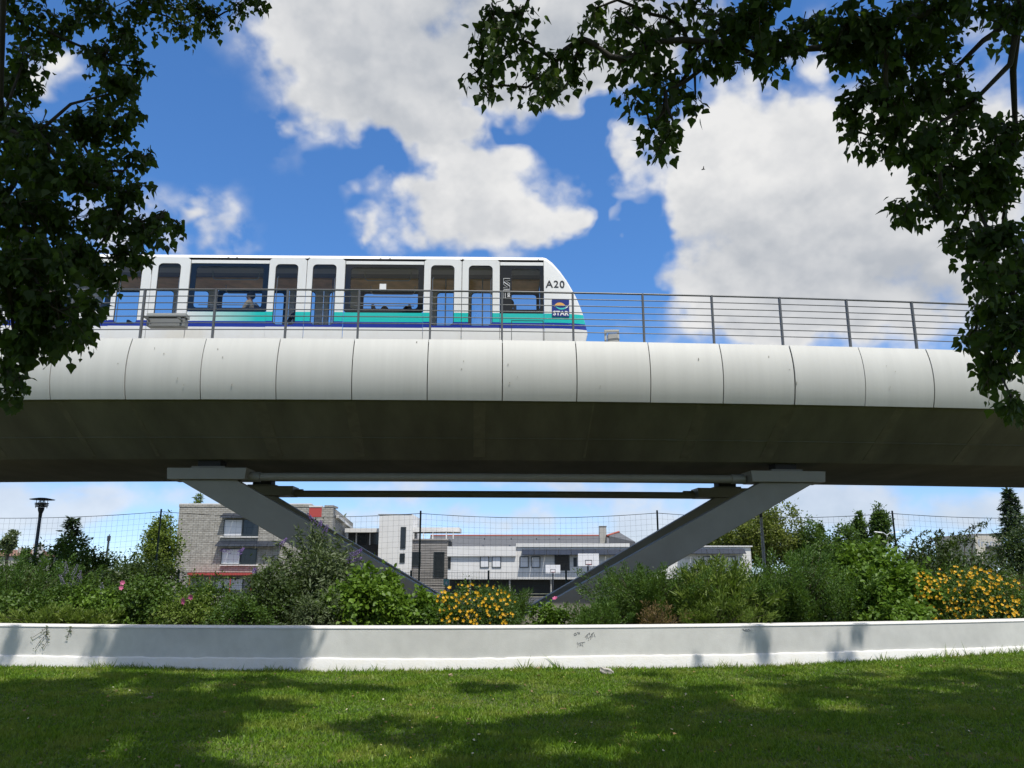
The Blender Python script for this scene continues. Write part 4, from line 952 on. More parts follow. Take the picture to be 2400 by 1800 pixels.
# ---------------------------------------------------------------- lamps
m_lampblue = M('lamp_post_blue_grey', (.06, .085, .13), .45); m_lampd = M('lamp_dark', (.03, .035, .04), .5); m_lampgl = glass('lamp_glass', (.85, .88, .9), .08)
def lamp(label, px, ybase, pxt, ycol, D, pole_m):
    xb, _, _ = P(px, ybase, D); xt_, _, zc_ = P(pxt, ycol, D); x = xt_; g = gz(x, D)
    L = thing('street_lamp', label, 'street lamp', (x, D, g), 'park lamps with disc hats')
    MB().tube([(x, D, g), (x, D, g + 1.0), (x, D, zc_ - .1)], [.065, .058, .045], 10).build('pole', pole_m, L)
    MB().lathe([(.047, -.12), (.052, 0), (.085, .10), (.09, .17), (.0, .17)], (x, D, zc_), 14).build('collar', m_lampd, L)
    MB().lathe([(.085, .172), (.10, .24), (.10, .32), (.07, .38), (0, .38)], (x, D, zc_), 12).build('lens', m_lampgl, L)
    MB().lathe([(.0, .18), (.035, .19), (.04, .31), (.0, .34)], (x, D, zc_), 10).build('lamp_bulb', m_wh, L)
    for z, r in ((.19, .17), (.235, .185), (.28, .19)):
        MB().lathe([(r - .045, z), (r, z), (r, z + .022), (r - .045, z + .022), (r - .045, z)], (x, D, zc_), 18, False).build('louvre_ring', m_lampd, L)
    for k in range(4):
        a = math.pi / 4 + k * math.pi / 2; MB().tube([(x + .15 * math.cos(a), D + .15 * math.sin(a), zc_ + .15), (x + .15 * math.cos(a), D + .15 * math.sin(a), zc_ + .40)], .009, 5).build('stay', m_lampd, L)
    MB().lathe([(0, .385), (.12, .39), (.335, .40), (.34, .412), (.20, .44), (.12, .455), (0, .46)], (x, D, zc_), 24).build('disc_hat', m_lampd, L)
lamp('blue grey park lamp with flat disc hat left of the stone building', 83, 1300, 95, 1203, 24.0, m_lampblue)
lamp('pale park lamp post whose head is hidden behind the right leg', 1790, 1300, 1783, 1204, 26.0, M('lamp_post_pale', (.42, .44, .45), .5))
D = 95.0; x, y, z = P(2078, 1248, D); g = gz(x, D)
sl = thing('road_lamp', 'far white road lamp with two arms between poplars and net post', 'street lamp', (x, D, g)); m_pl = M('pale_metal', (.55, .57, .58), .4)
MB().tube([(x, D, g), (x, D, z - .2)], [.11, .07], 8).build('pole', m_pl, sl)
for sd in (-1, 1):
    MB().tube([(x, D, z - .35), (x + sd * .35, D, z - .05), (x + sd * .7, D, z)], .05, 6).build('arm', m_pl, sl)
    b = MB(); b.hexa([(x + sd * .6, D - .16, z - .07), (x + sd * 1.45, D - .12, z + .05), (x + sd * 1.45, D + .12, z + .05), (x + sd * .6, D + .16, z - .07), (x + sd * .6, D - .12, z + .08), (x + sd * 1.4, D - .06, z + .14), (x + sd * 1.4, D + .06, z + .14), (x + sd * .6, D + .12, z + .08)]); b.build('lamp_head', m_pl, sl)

# ---------------------------------------------------------------- plants
m_bark = M('bark', (.10, .08, .06), .95, var=.3, vscale=6, bump=.6, bscale=25); m_twig = M('twig', (.07, .055, .035), .9)
def lobes_leaves(rg, lobes, n, L, W, kind, sub=.22, droop=.2, shell=.35, updir=.5):
    """leaf faces gathered in clumps over ellipsoid lobes: lobes = [(centre, radii)]"""
    vol = np.array([r[0] * r[2] + r[0] * r[1] + r[1] * r[2] for c, r in lobes]); cnt = np.maximum((n * vol / vol.sum()).astype(int), 4); parts = []
    for (c, r), m in zip(lobes, cnt):
        c, r = np.array(c, float), np.array(r, float); ns = max(5, int(m / 26))
        sd = rnd_unit(rg, ns); rad = 1 - shell * rg.random((ns, 1)) ** 1.6; sc = c + sd * r * rad
        w = rg.random(ns) ** 1.5 + .15; idx = rg.choice(ns, m, p=w / w.sum()); 
        off = rg.normal(size=(m, 3)) * sub * min(r.mean(), 1.6) * (.5 + rg.random((m, 1)))
        p = sc[idx] + off; out = unit((p - c) / r); d = unit(out * .8 + rg.normal(size=(m, 3)) * .7 + np.array([0, 0, -droop]))
        nr = unit(np.array([0, 0, updir]) + out * .6 + rg.normal(size=(m, 3)) * .55)
        s_ = .65 + .7 * rg.random(m); v_, t_, r_ = leaves(p, d, nr, L * s_, W * s_, kind, rg); tone = rg.random(ns)[idx]; parts.append((v_, t_, .4 * r_ + .6 * np.repeat(tone, len(v_) // m)))
    return joinl(parts)
def stems(rg, base, tips, r0, r1, n=5):
    b = MB()
    for t in tips:
        a, c = Vector(base) + Vector((rg.normal() * .05, rg.normal() * .05, 0)), Vector(t); m = (a + c) / 2 + Vector((rg.normal() * .06, rg.normal() * .06, .08)) * (c - a).length * .5
        b.tube([a, (a * .55 + m * .45), m, (m * .5 + c * .5), c], [r0, r0 * .85, (r0 + r1) * .5, r1 * 1.3, r1], n)
    return b
def foliage_obj(name, arr, mat, parent):
    V, T, R_ = arr; return link(name, fast_mesh(name, V - np.array(ORG[parent.name]), T, mat, R_), parent)

def deciduous(name, label, px, ytop, wpx, D, col, seed, n=2600, zb=None, tall=1.0, leafpx=2.6, ybot=None, group='trees beyond the fence', nl=13, sub=.25):
    rg = np.random.default_rng(seed); x, _, zt_ = P(px, ytop, D); g = gz(x, D) if zb is None else zb; W = wpx * (.78 if 'poplar' in name else 1.22) / F_PX * D
    zbot = ZZ(ybot, D) if ybot else g + (zt_ - g) * .22
    t = thing(name, label, 'tree', (x, D, g), group)
    zc_, hz = (zt_ + zbot) / 2, (zt_ - zbot) / 2; lob = []
    for k in range(nl):
        u = rnd_unit(rg, 1)[0]; rr_ = .42 + .2 * rg.random(); f = .62 * rg.random() ** .5
        if k < 2: u = np.array([rg.normal() * .2, 0, 1 - k * .3]); f = .62
        taper = 1 - .45 * max(0, u[2] * f)
        lob.append(((x + u[0] * W / 2 * f * taper, D + u[1] * W / 2 * f, zc_ + u[2] * hz * f), (W / 2 * rr_ * taper, W / 2 * rr_, hz * min(.62, rr_ * 1.2))))
    L = leafpx / 797 * D
    foliage_obj('crown', lobes_leaves(rg, lob, int(n * 3.0), L * .92, L * .62, 'kite', sub=sub), col, t)
    b = MB(); b.tube([(x, D, g - .2), (x + .1, D, g + (zbot - g) * .6), (x, D, zc_)], [W * .045 + .08, W * .035 + .06, W * .015 + .02], 8); b.build('trunk', m_bark, t)
    stems(rg, (x, D, (g + zc_) / 2), [l[0] for l in lob[:7]], W * .018 + .03, .02).build('limbs', m_bark, t)
    return t
def conifer(name, label, px, ytop, wpx, ybot, D, col, seed, levels=16, group='trees beyond the fence', droop=.25, dens=1.0, gap=1.0):
    rg = np.random.default_rng(seed); x, _, zt_ = P(px, ytop, D); g = gz(x, D); W = wpx / F_PX * D / 2; zb_ = ZZ(ybot, D); parts = []; bb = MB()
    t = thing(name, label, 'tree', (x, D, g), group)
    for k in range(levels):
        f = (k + .3) / levels; z = zt_ - (zt_ - zb_) * f; r = W * (f ** .8) * (.75 + .4 * rg.random()) + .06
        for a in rg.random(6) * 2 * math.pi:
            rr_ = r * (.6 + .5 * rg.random()); dx, dy = math.cos(a), math.sin(a); m = max(8, int(26 * dens * rr_ / W + 8)); s = rg.random(m) ** .7
            p = np.stack([x + dx * rr_ * s, D + dy * rr_ * s, z - droop * rr_ * s + .10 * rr_ * s ** 3 * 2], 1) + rg.normal(size=(m, 3)) * np.array([.09, .09, .05]) * W * gap
            d = np.array([dx, dy, -.15]) + rg.normal(size=(m, 3)) * .6; L = .30 * W
            parts.append(leaves(p, d, np.array([0, 0, 1.]) + rg.normal(size=(m, 3)) * .4, L * (.6 + .6 * rg.random(m)), L * .38, 'kite', rg))
            bb.tube([(x, D, z), (x + dx * rr_ * .9, D + dy * rr_ * .9, z - droop * rr_ * .9)], [.03 * W, .01 * W], 4, cap=False)
    foliage_obj('crown', joinl(parts), col, t); bb.tube([(x, D, g - .2), (x, D, zb_), (x, D, zt_)], [W * .10, W * .07, .02], 8); bb.build('trunk', m_bark, t); return t
g_mid = leafmat('leaf_mid_green', (.024, .062, .009), (.088, .155, .020), .25); g_olive = leafmat('leaf_olive', (.04, .062, .008), (.16, .185, .025), .28)
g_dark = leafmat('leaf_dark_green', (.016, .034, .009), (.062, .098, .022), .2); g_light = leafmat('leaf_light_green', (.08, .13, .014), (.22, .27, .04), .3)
g_blue = leafmat('needle_blue_green', (.012, .03, .020), (.05, .08, .045), .12); g_fresh = leafmat('leaf_fresh_green', (.045, .105, .008), (.16, .27, .024), .3)
g_feather = leafmat('leaf_feathery', (.030, .078, .012), (.105, .195, .030), .28); g_grey = leafmat('leaf_grey_green', (.045, .068, .026), (.14, .18, .08), .25)
g_weed = leafmat('leaf_weed', (.055, .11, .012), (.19, .25, .04), .3); g_dry = leafmat('leaf_dry', (.12, .08, .03), (.26, .17, .07), .25)

deciduous('broadleaf_tree', 'big round broadleaf tree rising right of the pier leg', 1790, 1186, 160, 122, g_olive, 1, 6500, ybot=1350, nl=22)
deciduous('broadleaf_tree', 'lower spreading tree beneath the right leg beside the big tree', 1680, 1236, 130, 126, g_olive, 2, 3600, ybot=1350)
deciduous('broadleaf_tree', 'flat topped tree just right of the big round tree', 1895, 1231, 110, 118, g_mid, 3, 3600, ybot=1365)
deciduous('broadleaf_tree', 'wide dark green tree between flat topped tree and poplars', 1970, 1238, 120, 116, g_mid, 4, 4200, ybot=1365)
deciduous('columnar_poplar', 'tiny pointed treetop poking above the dark row of trees', 1921, 1228, 22, 130, g_dark, 5, 400, ybot=1270, nl=5)
deciduous('columnar_poplar', 'taller and wider of the two far columnar poplars', 2057, 1190, 56, 120, g_mid, 6, 2200, ybot=1290, nl=16)
deciduous('columnar_poplar', 'shorter slim poplar left of its taller neighbour', 2012, 1205, 36, 122, g_mid, 7, 1300, ybot=1290, nl=12)
conifer('conifer_tree', 'tall dark conifer at the right edge above the beige building', 2362, 1146, 82, 1260, 80, g_blue, 8, 17, gap=.6)
deciduous('broadleaf_tree', 'dark tree mass at the foot of the tall conifer', 2385, 1228, 90, 76, g_dark, 9, 2400, ybot=1370)
conifer('conifer_tree', 'open layered conifer left of the stone building', 172, 1214, 100, 1300, 34, g_blue, 10, 10, droop=.30, dens=.55, gap=.35)
deciduous('broadleaf_tree', 'light green tree against the left edge of the stone building', 385, 1216, 78, 46, g_light, 11, 3200, ybot=1360)
deciduous('broadleaf_tree', 'wispy grey green treetop far left above the tiled roof', 26, 1247, 38, 140, g_grey, 12, 700, ybot=1300, nl=8)
conifer('conifer_tree', 'tip of a conifer showing over the stone building roof', 466, 1159, 48, 1215, 150, g_light, 13, 8, droop=.05)
for i, (px, yt, w, Dd) in enumerate(((255, 1296, 130, 120), (330, 1300, 90, 110), (200, 1300, 110, 130), (62, 1282, 16, 150), (2150, 1292, 130, 90), (2250, 1300, 140, 95))):
    deciduous('distant_tree', ('low dark tree on the far left skyline right of the mast', 'small dark skyline tree beside the light green tree', 'low skyline tree behind the layered conifer', 'tiny round dark tree beside the far house chimney', 'low tree seen behind the dark branches at right', 'low tree below the faded blue lettering')[i], px, yt, w, Dd, g_dark, 40 + i, 700, ybot=1380, nl=9)

# shrubs of the planting bed
bud_m = leafmat('buddleia_flower', (.13, .07, .26), (.27, .17, .44), .2); yel_m = leafmat('yellow_flower', (.60, .30, .008), (.80, .52, .02), .25); pink_m = leafmat('pink_flower', (.55, .10, .24), (.70, .20, .36), .25)
lil_m = leafmat('lilac_flower', (.22, .20, .30), (.34, .30, .44), .2)
def flower_mesh(name, r, mat, petals=5):
    rg_ = np.random.default_rng(3); a = np.arange(petals) * 2 * math.pi / petals; d = np.stack([np.cos(a), np.zeros(petals), np.sin(a)], 1) + np.array([0, -.35, 0])
    V, T, R_ = leaves(np.zeros((petals, 3)), d, np.tile(np.array([0, -1., 0]), (petals, 1)), r, r * .85, 'kite', rg_); return fast_mesh(name, V, T, mat, R_)
me_yel = [flower_mesh('flower', r, yel_m) for r in (.030, .038, .045)]; me_pink = flower_mesh('flower', .055, pink_m, 6)
def spike_mesh():
    rg_ = np.random.default_rng(4); n = 150; s = rg_.random(n); a = rg_.random(n) * 2 * math.pi; r = .024 * (1 - s * .8)
    p = np.stack([r * np.cos(a), r * np.sin(a), s * .20], 1); d = np.stack([np.cos(a), np.sin(a), np.full(n, .3)], 1); return fast_mesh('flower_spike', *leaves(p, d, rnd_unit(rg_, n), .016, .012, 'kite', rg_)[:2], bud_m, rg_.random(n * 4))
me_spike = spike_mesh()
def shrub(name, label, px0, px1, ytop, D, kind, mat, seed, n=2600, depth=None, leaf=(.06, .04), lobes=None, ybot=1472, sub=.2, group='shrubs in the planting bed', tall=None):
    rg = np.random.default_rng(seed); xm, _, ztop = P((px0 + px1) / 2, ytop, D); W = (px1 - px0) / F_PX * D * .99; g = gz(xm, D)
    t = thing(name, label, 'shrub', (xm, D, g), group); H = max(ztop - g, .3) * 1.02; n = int(n * (2.0 if kind == 'shoots' else 2.0)); dp = depth or min(W * .6, 1.3); lob = []
    if kind in ('lobes', 'oval', 'lance'):
        k = lobes or 9
        for i in range(k):
            fx_ = (i + .5) / k * 2 - 1 + rg.normal() * .12; hx = H * (1.02 - .34 * abs(fx_) ** 2.2) * (.86 + .2 * rg.random()); hz = min(hx * .5, .46)
            lob.append(((xm + fx_ * W * .40, D + rg.normal() * dp * .22, g + hx - hz), (W / k * .85 + .10, dp * .42, hz)))
            lob.append(((xm + fx_ * W * .44, D - dp * .25 + rg.normal() * .1, g + hx * .38), (W / k * .9 + .12, dp * .35, hx * .40)))
        lk = {'lobes': 'kite', 'oval': 'oval', 'lance': 'kite'}[kind]
        arr = lobes_leaves(rg, lob, n, leaf[0], leaf[1], lk, sub=sub, droop=.35, shell=.3)
        foliage_obj('foliage', arr, mat, t)
        stems(rg, (xm, D, g), [(l[0][0], l[0][1], l[0][2]) for l in lob], .02, .006).build('stems', m_twig, t)
    elif kind == 'shoots':
        npl = int(14 + 26 * W); per = max(20, n // npl); parts = []; tips = []
        for i in range(npl):
            fx_ = rg.random() * 2 - 1; fy = rg.random() * 2 - 1; hh = H * 1.12 * (1.02 - .32 * abs(fx_) ** 2.5) * (.42 + .58 * rg.random() ** .7)
            lean = np.array([fx_ * .45 + rg.normal() * .28, fy * .4 + rg.normal() * .25, 1.0]); lean /= np.linalg.norm(lean)
            b0 = np.array([xm + fx_ * W * .40, D + fy * dp * .42, g]); L_ = hh / lean[2]; s = .03 + .97 * rg.random(per) ** .85
            ax_ = b0 + lean * (s * L_)[:, None] + np.stack([fx_ * .10 * s ** 2, fy * .1 * s ** 2, -.05 * s ** 3], 1) * L_; tips.append(b0 + lean * L_ * .93)
            p = ax_ + rg.normal(size=(per, 3)) * (.082 * (1 - .75 * s) + .010)[:, None] * np.array([1, 1, .8]) * (H ** .5)
            d = unit(p - ax_) * .7 + lean * .9 + rg.normal(size=(per, 3)) * .3; v_, t_, r_ = leaves(p, d, rnd_unit(rg, per) + np.array([0, -.3, .5]), leaf[0] * (.7 + .9 * rg.random(per)), leaf[1] * 1.15, 'kite', rg); parts.append((v_, t_, .45 * r_ + .55 * rg.random()))
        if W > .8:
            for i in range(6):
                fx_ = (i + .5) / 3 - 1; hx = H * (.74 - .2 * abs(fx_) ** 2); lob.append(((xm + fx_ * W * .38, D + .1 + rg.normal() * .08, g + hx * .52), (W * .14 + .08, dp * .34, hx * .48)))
            foliage_obj('inner_foliage', lobes_leaves(rg, lob, int(n * .28), .055, .032, 'kite', sub=.2), g_dark, t)  # darker leaf colour inside paints in the shade of the shrub's interior
        foliage_obj('foliage', joinl(parts), mat, t); stems(rg, (xm, D, g), tips[::max(1, len(tips) // 26)], .012, .003, 4).build('stems', m_twig, t)
    t['_lob'] = 0; del t['_lob']
    return t, rg, (xm, D, g, W, H, dp, lob)
def add_spikes(t, spots, D, s=1.0, seed=0, me=None):
    rr_ = random.Random(seed)
    for (px, py, tilt) in spots:
        o = link('flower_spike', me or me_spike, t); o.location = Vector(P(px, py, D)) - ORG[t.name]; o.rotation_euler = (rr_.uniform(-.3, .3), math.radians(tilt), rr_.uniform(0, 3)); o.scale = (s, s, s * rr_.uniform(.8, 1.2))
def add_flowers(t, rg, spots, D, meshes, s=1.0):
    for i, (px, py) in enumerate(spots):
        o = link('flower', meshes[i % len(meshes)], t); o.location = Vector(P(px, py, D + rg.uniform(-.12, .1))) - ORG[t.name]; o.rotation_euler = (rg.uniform(-.9, .3), rg.uniform(-.5, .5), rg.uniform(-.7, .7)); k = s * rg.uniform(.75, 1.2); o.scale = (k, k, k)
G_ = 'shrubs in the planting bed'
# rear row first
shrub('shrub', 'bushy mid green shrub behind the left lamp post', 88, 250, 1264, 20.5, 'lobes', g_mid, 21, 3600, leaf=(.09, .055), depth=1.6)
shrub('shrub', 'tall dark green shrub mass left of the stone building', 235, 420, 1312, 18.6, 'lobes', g_dark, 22, 4200, leaf=(.08, .05), depth=1.6)
shrub('shrub', 'dark leafy shrub in shade beneath the right leg', 1590, 1750, 1318, 18.8, 'lance', g_dark, 23, 3600, leaf=(.10, .032))
t, rg, inf = shrub('shrub', 'dark shrub with arching bare tipped branches before the net at right', 2070, 2370, 1268, 19.6, 'lance', g_dark, 24, 3600, leaf=(.12, .04), depth=1.2, lobes=12)
b = MB(); pr = []
for (px, py) in ((2100, 1262), (2135, 1242), (2172, 1246), (2200, 1262), (2255, 1250), (2285, 1232), (2300, 1225), (2318, 1222), (2240, 1270), (2120, 1280), (2215, 1250), (2275, 1262)):
    a = Vector(P(px - 40, 1325, 19.6)); c = Vector(P(px, py, 19.5)); m_ = (a + c) / 2 + Vector((-.12, 0, .15)); pp = [a, (a + m_) / 2 + Vector((-.03, 0, .03)), m_, (m_ + c) / 2 + Vector((.0, 0, .06)), c]; b.tube(pp, [.014, .012, .009, .006, .004], 5)
    for s in np.linspace(.35, 1, 16):
        i = min(int(s * 4), 3); f = s * 4 - i; q = pp[i].lerp(pp[i + 1], f); pr.append(q)
b.build('branches', m_twig, t); pr = np.array([tuple(q) for q in pr]); n_ = len(pr)
foliage_obj('branch_leaves', leaves(np.repeat(pr, 3, 0), rg.normal(size=(n_ * 3, 3)) + np.array([0, 0, -.3]), rnd_unit(rg, n_ * 3), .12 * (.6 + .7 * rg.random(n_ * 3)), .034, 'kite', rg), g_dark, t)
shrub('shrub', 'dark low hedge behind the left feathery shrub', -60, 120, 1335, 19.0, 'lobes', g_dark, 71, 2600, leaf=(.07, .045))
shrub('shrub', 'dark low hedge behind the rose bush and first feathery shrub', 1430, 1520, 1372, 18.4, 'lobes', g_dark, 72, 2600, leaf=(.07, .045))
shrub('shrub', 'dark low hedge behind the pale weeds at the right leg', 1500, 1750, 1352, 18.2, 'lobes', g_dark, 73, 3000, leaf=(.07, .045))
shrub('shrub', 'dark low hedge behind the big feathery shrub at right', 1740, 2010, 1330, 18.6, 'lobes', g_dark, 74, 3000, leaf=(.07, .045))
shrub('shrub', 'leafy green shrub left of the weeds along the wall', -20, 110, 1380, 15.5, 'oval', g_mid, 75, 2000, leaf=(.06, .04), lobes=5)
shrub('shrub', 'broad leaved green shrub between lilac flowers and dark bramble', 170, 300, 1372, 15.6, 'oval', g_fresh, 76, 1500, leaf=(.06, .042), lobes=5)
# buddleia with purple spikes
t, rg, inf = shrub('buddleia', 'tall grey green buddleia with purple flower spikes before the left leg', 620, 845, 1272, 16.9, 'lance', g_grey, 25, 4200, leaf=(.13, .034), depth=1.5, lobes=8, sub=.3, tall=1)
b = MB(); pr = []
for (px, py) in ((735, 1222), (700, 1238), (760, 1240), (800, 1262), (650, 1268), (825, 1282), (670, 1290), (845, 1300), (860, 1330), (620, 1305)):
    a = Vector(P(735 + (px - 735) * .3, 1400, 16.9)); c = Vector(P(px, py, 16.7)); m_ = (a + c) / 2 + Vector(((c - a).x * -.1, 0, .14)); pp = [a, (a + m_) / 2, m_, (m_ + c) / 2 + Vector((0, 0, .04)), c]; b.tube(pp, [.014, .012, .009, .006, .003], 5)
    for s in np.linspace(.4, 1, 18):
        i = min(int(s * 4), 3); pr.append(pp[i].lerp(pp[i + 1], s * 4 - i))
b.build('arching_stems', m_twig, t); pr = np.array([tuple(q) for q in pr]); n_ = len(pr)
foliage_obj('arching_leaves', leaves(np.repeat(pr, 4, 0), rg.normal(size=(n_ * 4, 3)) + np.array([0, 0, -.5]), rnd_unit(rg, n_ * 4), .13 * (.6 + .7 * rg.random(n_ * 4)), .034, 'kite', rg), g_grey, t)
add_spikes(t, [(740, 1229, 40), (748, 1235, 60), (657, 1280, -50), (560, 1297, -70), (818, 1302, 70), (812, 1315, 80), (838, 1331, 85), (843, 1347, 95), (806, 1392, 80), (760, 1250, 50), (545, 1294, -80), (830, 1300, 60), (596, 1340, -80)], 15.95, 1.35, 1)
shrub('shrub', 'dark shaded shrub left of the purple buddleia', 565, 715, 1335, 16.0, 'lobes', g_dark, 26, 4200, leaf=(.06, .035))
shrub('shrub', 'dim shrub with small leaves before the stone building window', 415, 585, 1345, 15.9, 'lobes', g_mid, 27, 3600, leaf=(.05, .03))
shrub('shrub', 'bright green round leaved shrub left of the yellow flowers', 785, 950, 1328, 15.6, 'oval', g_fresh, 28, 3400, leaf=(.085, .07), lobes=6, sub=.18)
shrub('shrub', 'lower bright green leaves between the round leaved shrub and the yellow flowers', 925, 1035, 1382, 15.3, 'oval', g_fresh, 81, 1500, leaf=(.075, .06), lobes=4, sub=.18)
shrub('feathery_shrub', 'low feathery tuft between the rose bush and wide feathery shrub', 1350, 1440, 1412, 15.2, 'shoots', g_feather, 82, 3000, leaf=(.05, .017), depth=.9)
t, rg, inf = shrub('yellow_flowering_shrub', 'yellow flowering shrub in the middle beside the pier foot', 1018, 1215, 1370, 15.4, 'oval', g_mid, 29, 3600, leaf=(.05, .026), lobes=7)
rr_ = np.random.default_rng(77)
add_flowers(t, rr_, [(px, py) for px, py in [(rr_.uniform(1025, 1210), rr_.uniform(1362, 1462)) for _ in range(170)] if py > 1364 + .004 * (px - 1110) ** 2 and rr_.random() < .9], 14.7, me_yel, .88)
t, rg, inf = shrub('rose_bush', 'small bright rose bush with a single pink bloom by the pier', 1248, 1328, 1416, 15.3, 'oval', g_fresh, 30, 1300, leaf=(.055, .035), lobes=4)
add_flowers(t, rr_, [(1301, 1403)], 14.95, [me_pink], 1.15)
shrub('feathery_shrub', 'wide feathery green shrub right of the rose bush', 1440, 1560, 1330, 16.2, 'shoots', g_feather, 31, 7600, leaf=(.05, .017), depth=1.6)
shrub('feathery_shrub', 'darker feathery shrub before the right leg', 1470, 1645, 1332, 15.9, 'shoots', g_mid, 32, 8000, leaf=(.05, .018), depth=1.5)
shrub('weed_clump', 'tall pale weeds with lance leaves between two feathery shrubs', 1628, 1720, 1318, 15.5, 'shoots', g_weed, 33, 2200, leaf=(.12, .028), depth=.8)
shrub('weed_clump', 'reddish dry weed tuft below the feathery shrub', 1515, 1560, 1412, 14.75, 'shoots', g_dry, 34, 700, leaf=(.06, .012), depth=.3)
shrub('feathery_shrub', 'big feathery green shrub right of the tall pale weeds', 1722, 1985, 1298, 16.4, 'shoots', g_feather, 35, 14500, leaf=(.055, .018), depth=1.8)
shrub('shrub', 'large round broad leaved shrub left of the right yellow bush', 1935, 2150, 1276, 16.9, 'oval', g_fresh, 36, 6000, leaf=(.095, .07), lobes=9, depth=1.7, sub=.18)
t, rg, inf = shrub('yellow_flowering_shrub', 'wide yellow flowering shrub at the right end of the wall', 2120, 2395, 1325, 16.8, 'oval', g_mid, 37, 5600, leaf=(.055, .028), lobes=9)
add_flowers(t, rr_, [(px, py) for px, py in [(rr_.uniform(2130, 2390), rr_.uniform(1322, 1454)) for _ in range(370)] if py > 1326 + .0018 * (px - 2250) ** 2 and rr_.random() < .95], 15.95, me_yel, .95)
shrub('shrub', 'brownish purple twiggy shrub at the far right edge', 2375, 2470, 1345, 17.0, 'shoots', g_dry, 38, 3200, leaf=(.05, .014))
shrub('feathery_shrub', 'large feathery shrub at the left edge of the bed', -70, 140, 1308, 17.0, 'shoots', g_feather, 50, 12500, leaf=(.055, .018), depth=1.9)
t, rg, inf = shrub('shrub', 'leafy shrub with pale lilac flowers right of the left feathery shrub', 120, 290, 1350, 16.6, 'lobes', g_mid, 51, 3800, leaf=(.06, .036))
me_lil = me_spike.copy(); me_lil.materials.clear(); me_lil.materials.append(lil_m)
add_spikes(t, [(146, 1352, -20), (158, 1345, 5), (170, 1350, 15), (182, 1358, 25), (150, 1372, -30), (162, 1375, 0), (176, 1372, 20), (186, 1368, 30), (240, 1392, 10)], 16.1, 1.1, 2, me_lil)
shrub('weed_clump', 'sunlit yellow green weeds along the wall at left', 40, 265, 1425, 14.9, 'shoots', g_weed, 52, 3600, leaf=(.07, .022), depth=.5)
t, rg, inf = shrub('shrub', 'dark bramble with a few pink flowers left of centre', 265, 430, 1352, 15.8, 'lobes', g_mid, 53, 3600, leaf=(.06, .04))
add_flowers(t, rr_, [(287, 1366), (284, 1378)], 15.25, [me_pink], .9)
t, rg, inf = shrub('shrub', 'low shrub with two mauve blooms above the shaded wall', 385, 520, 1378, 15.3, 'lobes', g_weed, 54, 2200, leaf=(.05, .03))
add_flowers(t, rr_, [(448, 1399), (432, 1408)], 14.8, [me_pink], 1.3)
shrub('shrub', 'low dark leaves right of the two mauve blooms', 505, 640, 1395, 15.0, 'lobes', g_mid, 55, 2200, leaf=(.05, .03))
shrub('shrub', 'low green cover filling the gap before the buddleia', 690, 810, 1385, 15.2, 'lance', g_grey, 56, 2400, leaf=(.08, .022))
shrub('weed_clump', 'grassy weeds behind the yellow flowers and pier foot', 1140, 1205, 1385, 19.0, 'shoots', g_feather, 57, 3000, leaf=(.12, .012), depth=.8)
shrub('weed_clump', 'low leafy weeds at the foot of the tall pale weeds', 1590, 1760, 1415, 14.9, 'shoots', g_weed, 58, 3600, leaf=(.08, .016), depth=.5)
shrub('shrub', 'low leaves spilling at the foot of the broad leaved shrub', 2030, 2170, 1408, 15.6, 'oval', g_fresh, 59, 1600, leaf=(.08, .055), lobes=5)
# strands hanging over the wall
for (lab, ln) in (('dry trailing stem hanging over the wall at far left', [[(112, 1466), (110, 1486), (96, 1502), (84, 1520)], [(112, 1470), (100, 1480), (78, 1494)], [(110, 1486), (114, 1500), (104, 1516), (100, 1508)], [(107, 1480), (116, 1486)]]), ('thin trailing stem right of the dry one', [[(168, 1466), (164, 1480), (158, 1496)], [(166, 1474), (170, 1480)]])):
    p0 = wall_pt(112, 1466); t = thing('trailing_stem', lab, 'plant', p0)
    b = MB()
    for q in ln: b.tube([Vector(wall_pt(*w)) + Vector((0, -.02, 0)) for w in q], .004, 4)
    b.build('stem', m_twig, t); rg = np.random.default_rng(9); pts_ = np.array([wall_pt(*w) for q in ln for w in q]) + np.array([0, -.025, 0]); pts_ = np.repeat(pts_, 3, 0)
    foliage_obj('leaves', leaves(pts_ + rg.normal(size=pts_.shape) * np.array([.02, .004, .02]), rg.normal(size=pts_.shape) + np.array([0, 0, -.6]), np.tile(np.array([0, -1., .2]), (len(pts_), 1)), .035, .016, 'kite', rg), g_grey, t)

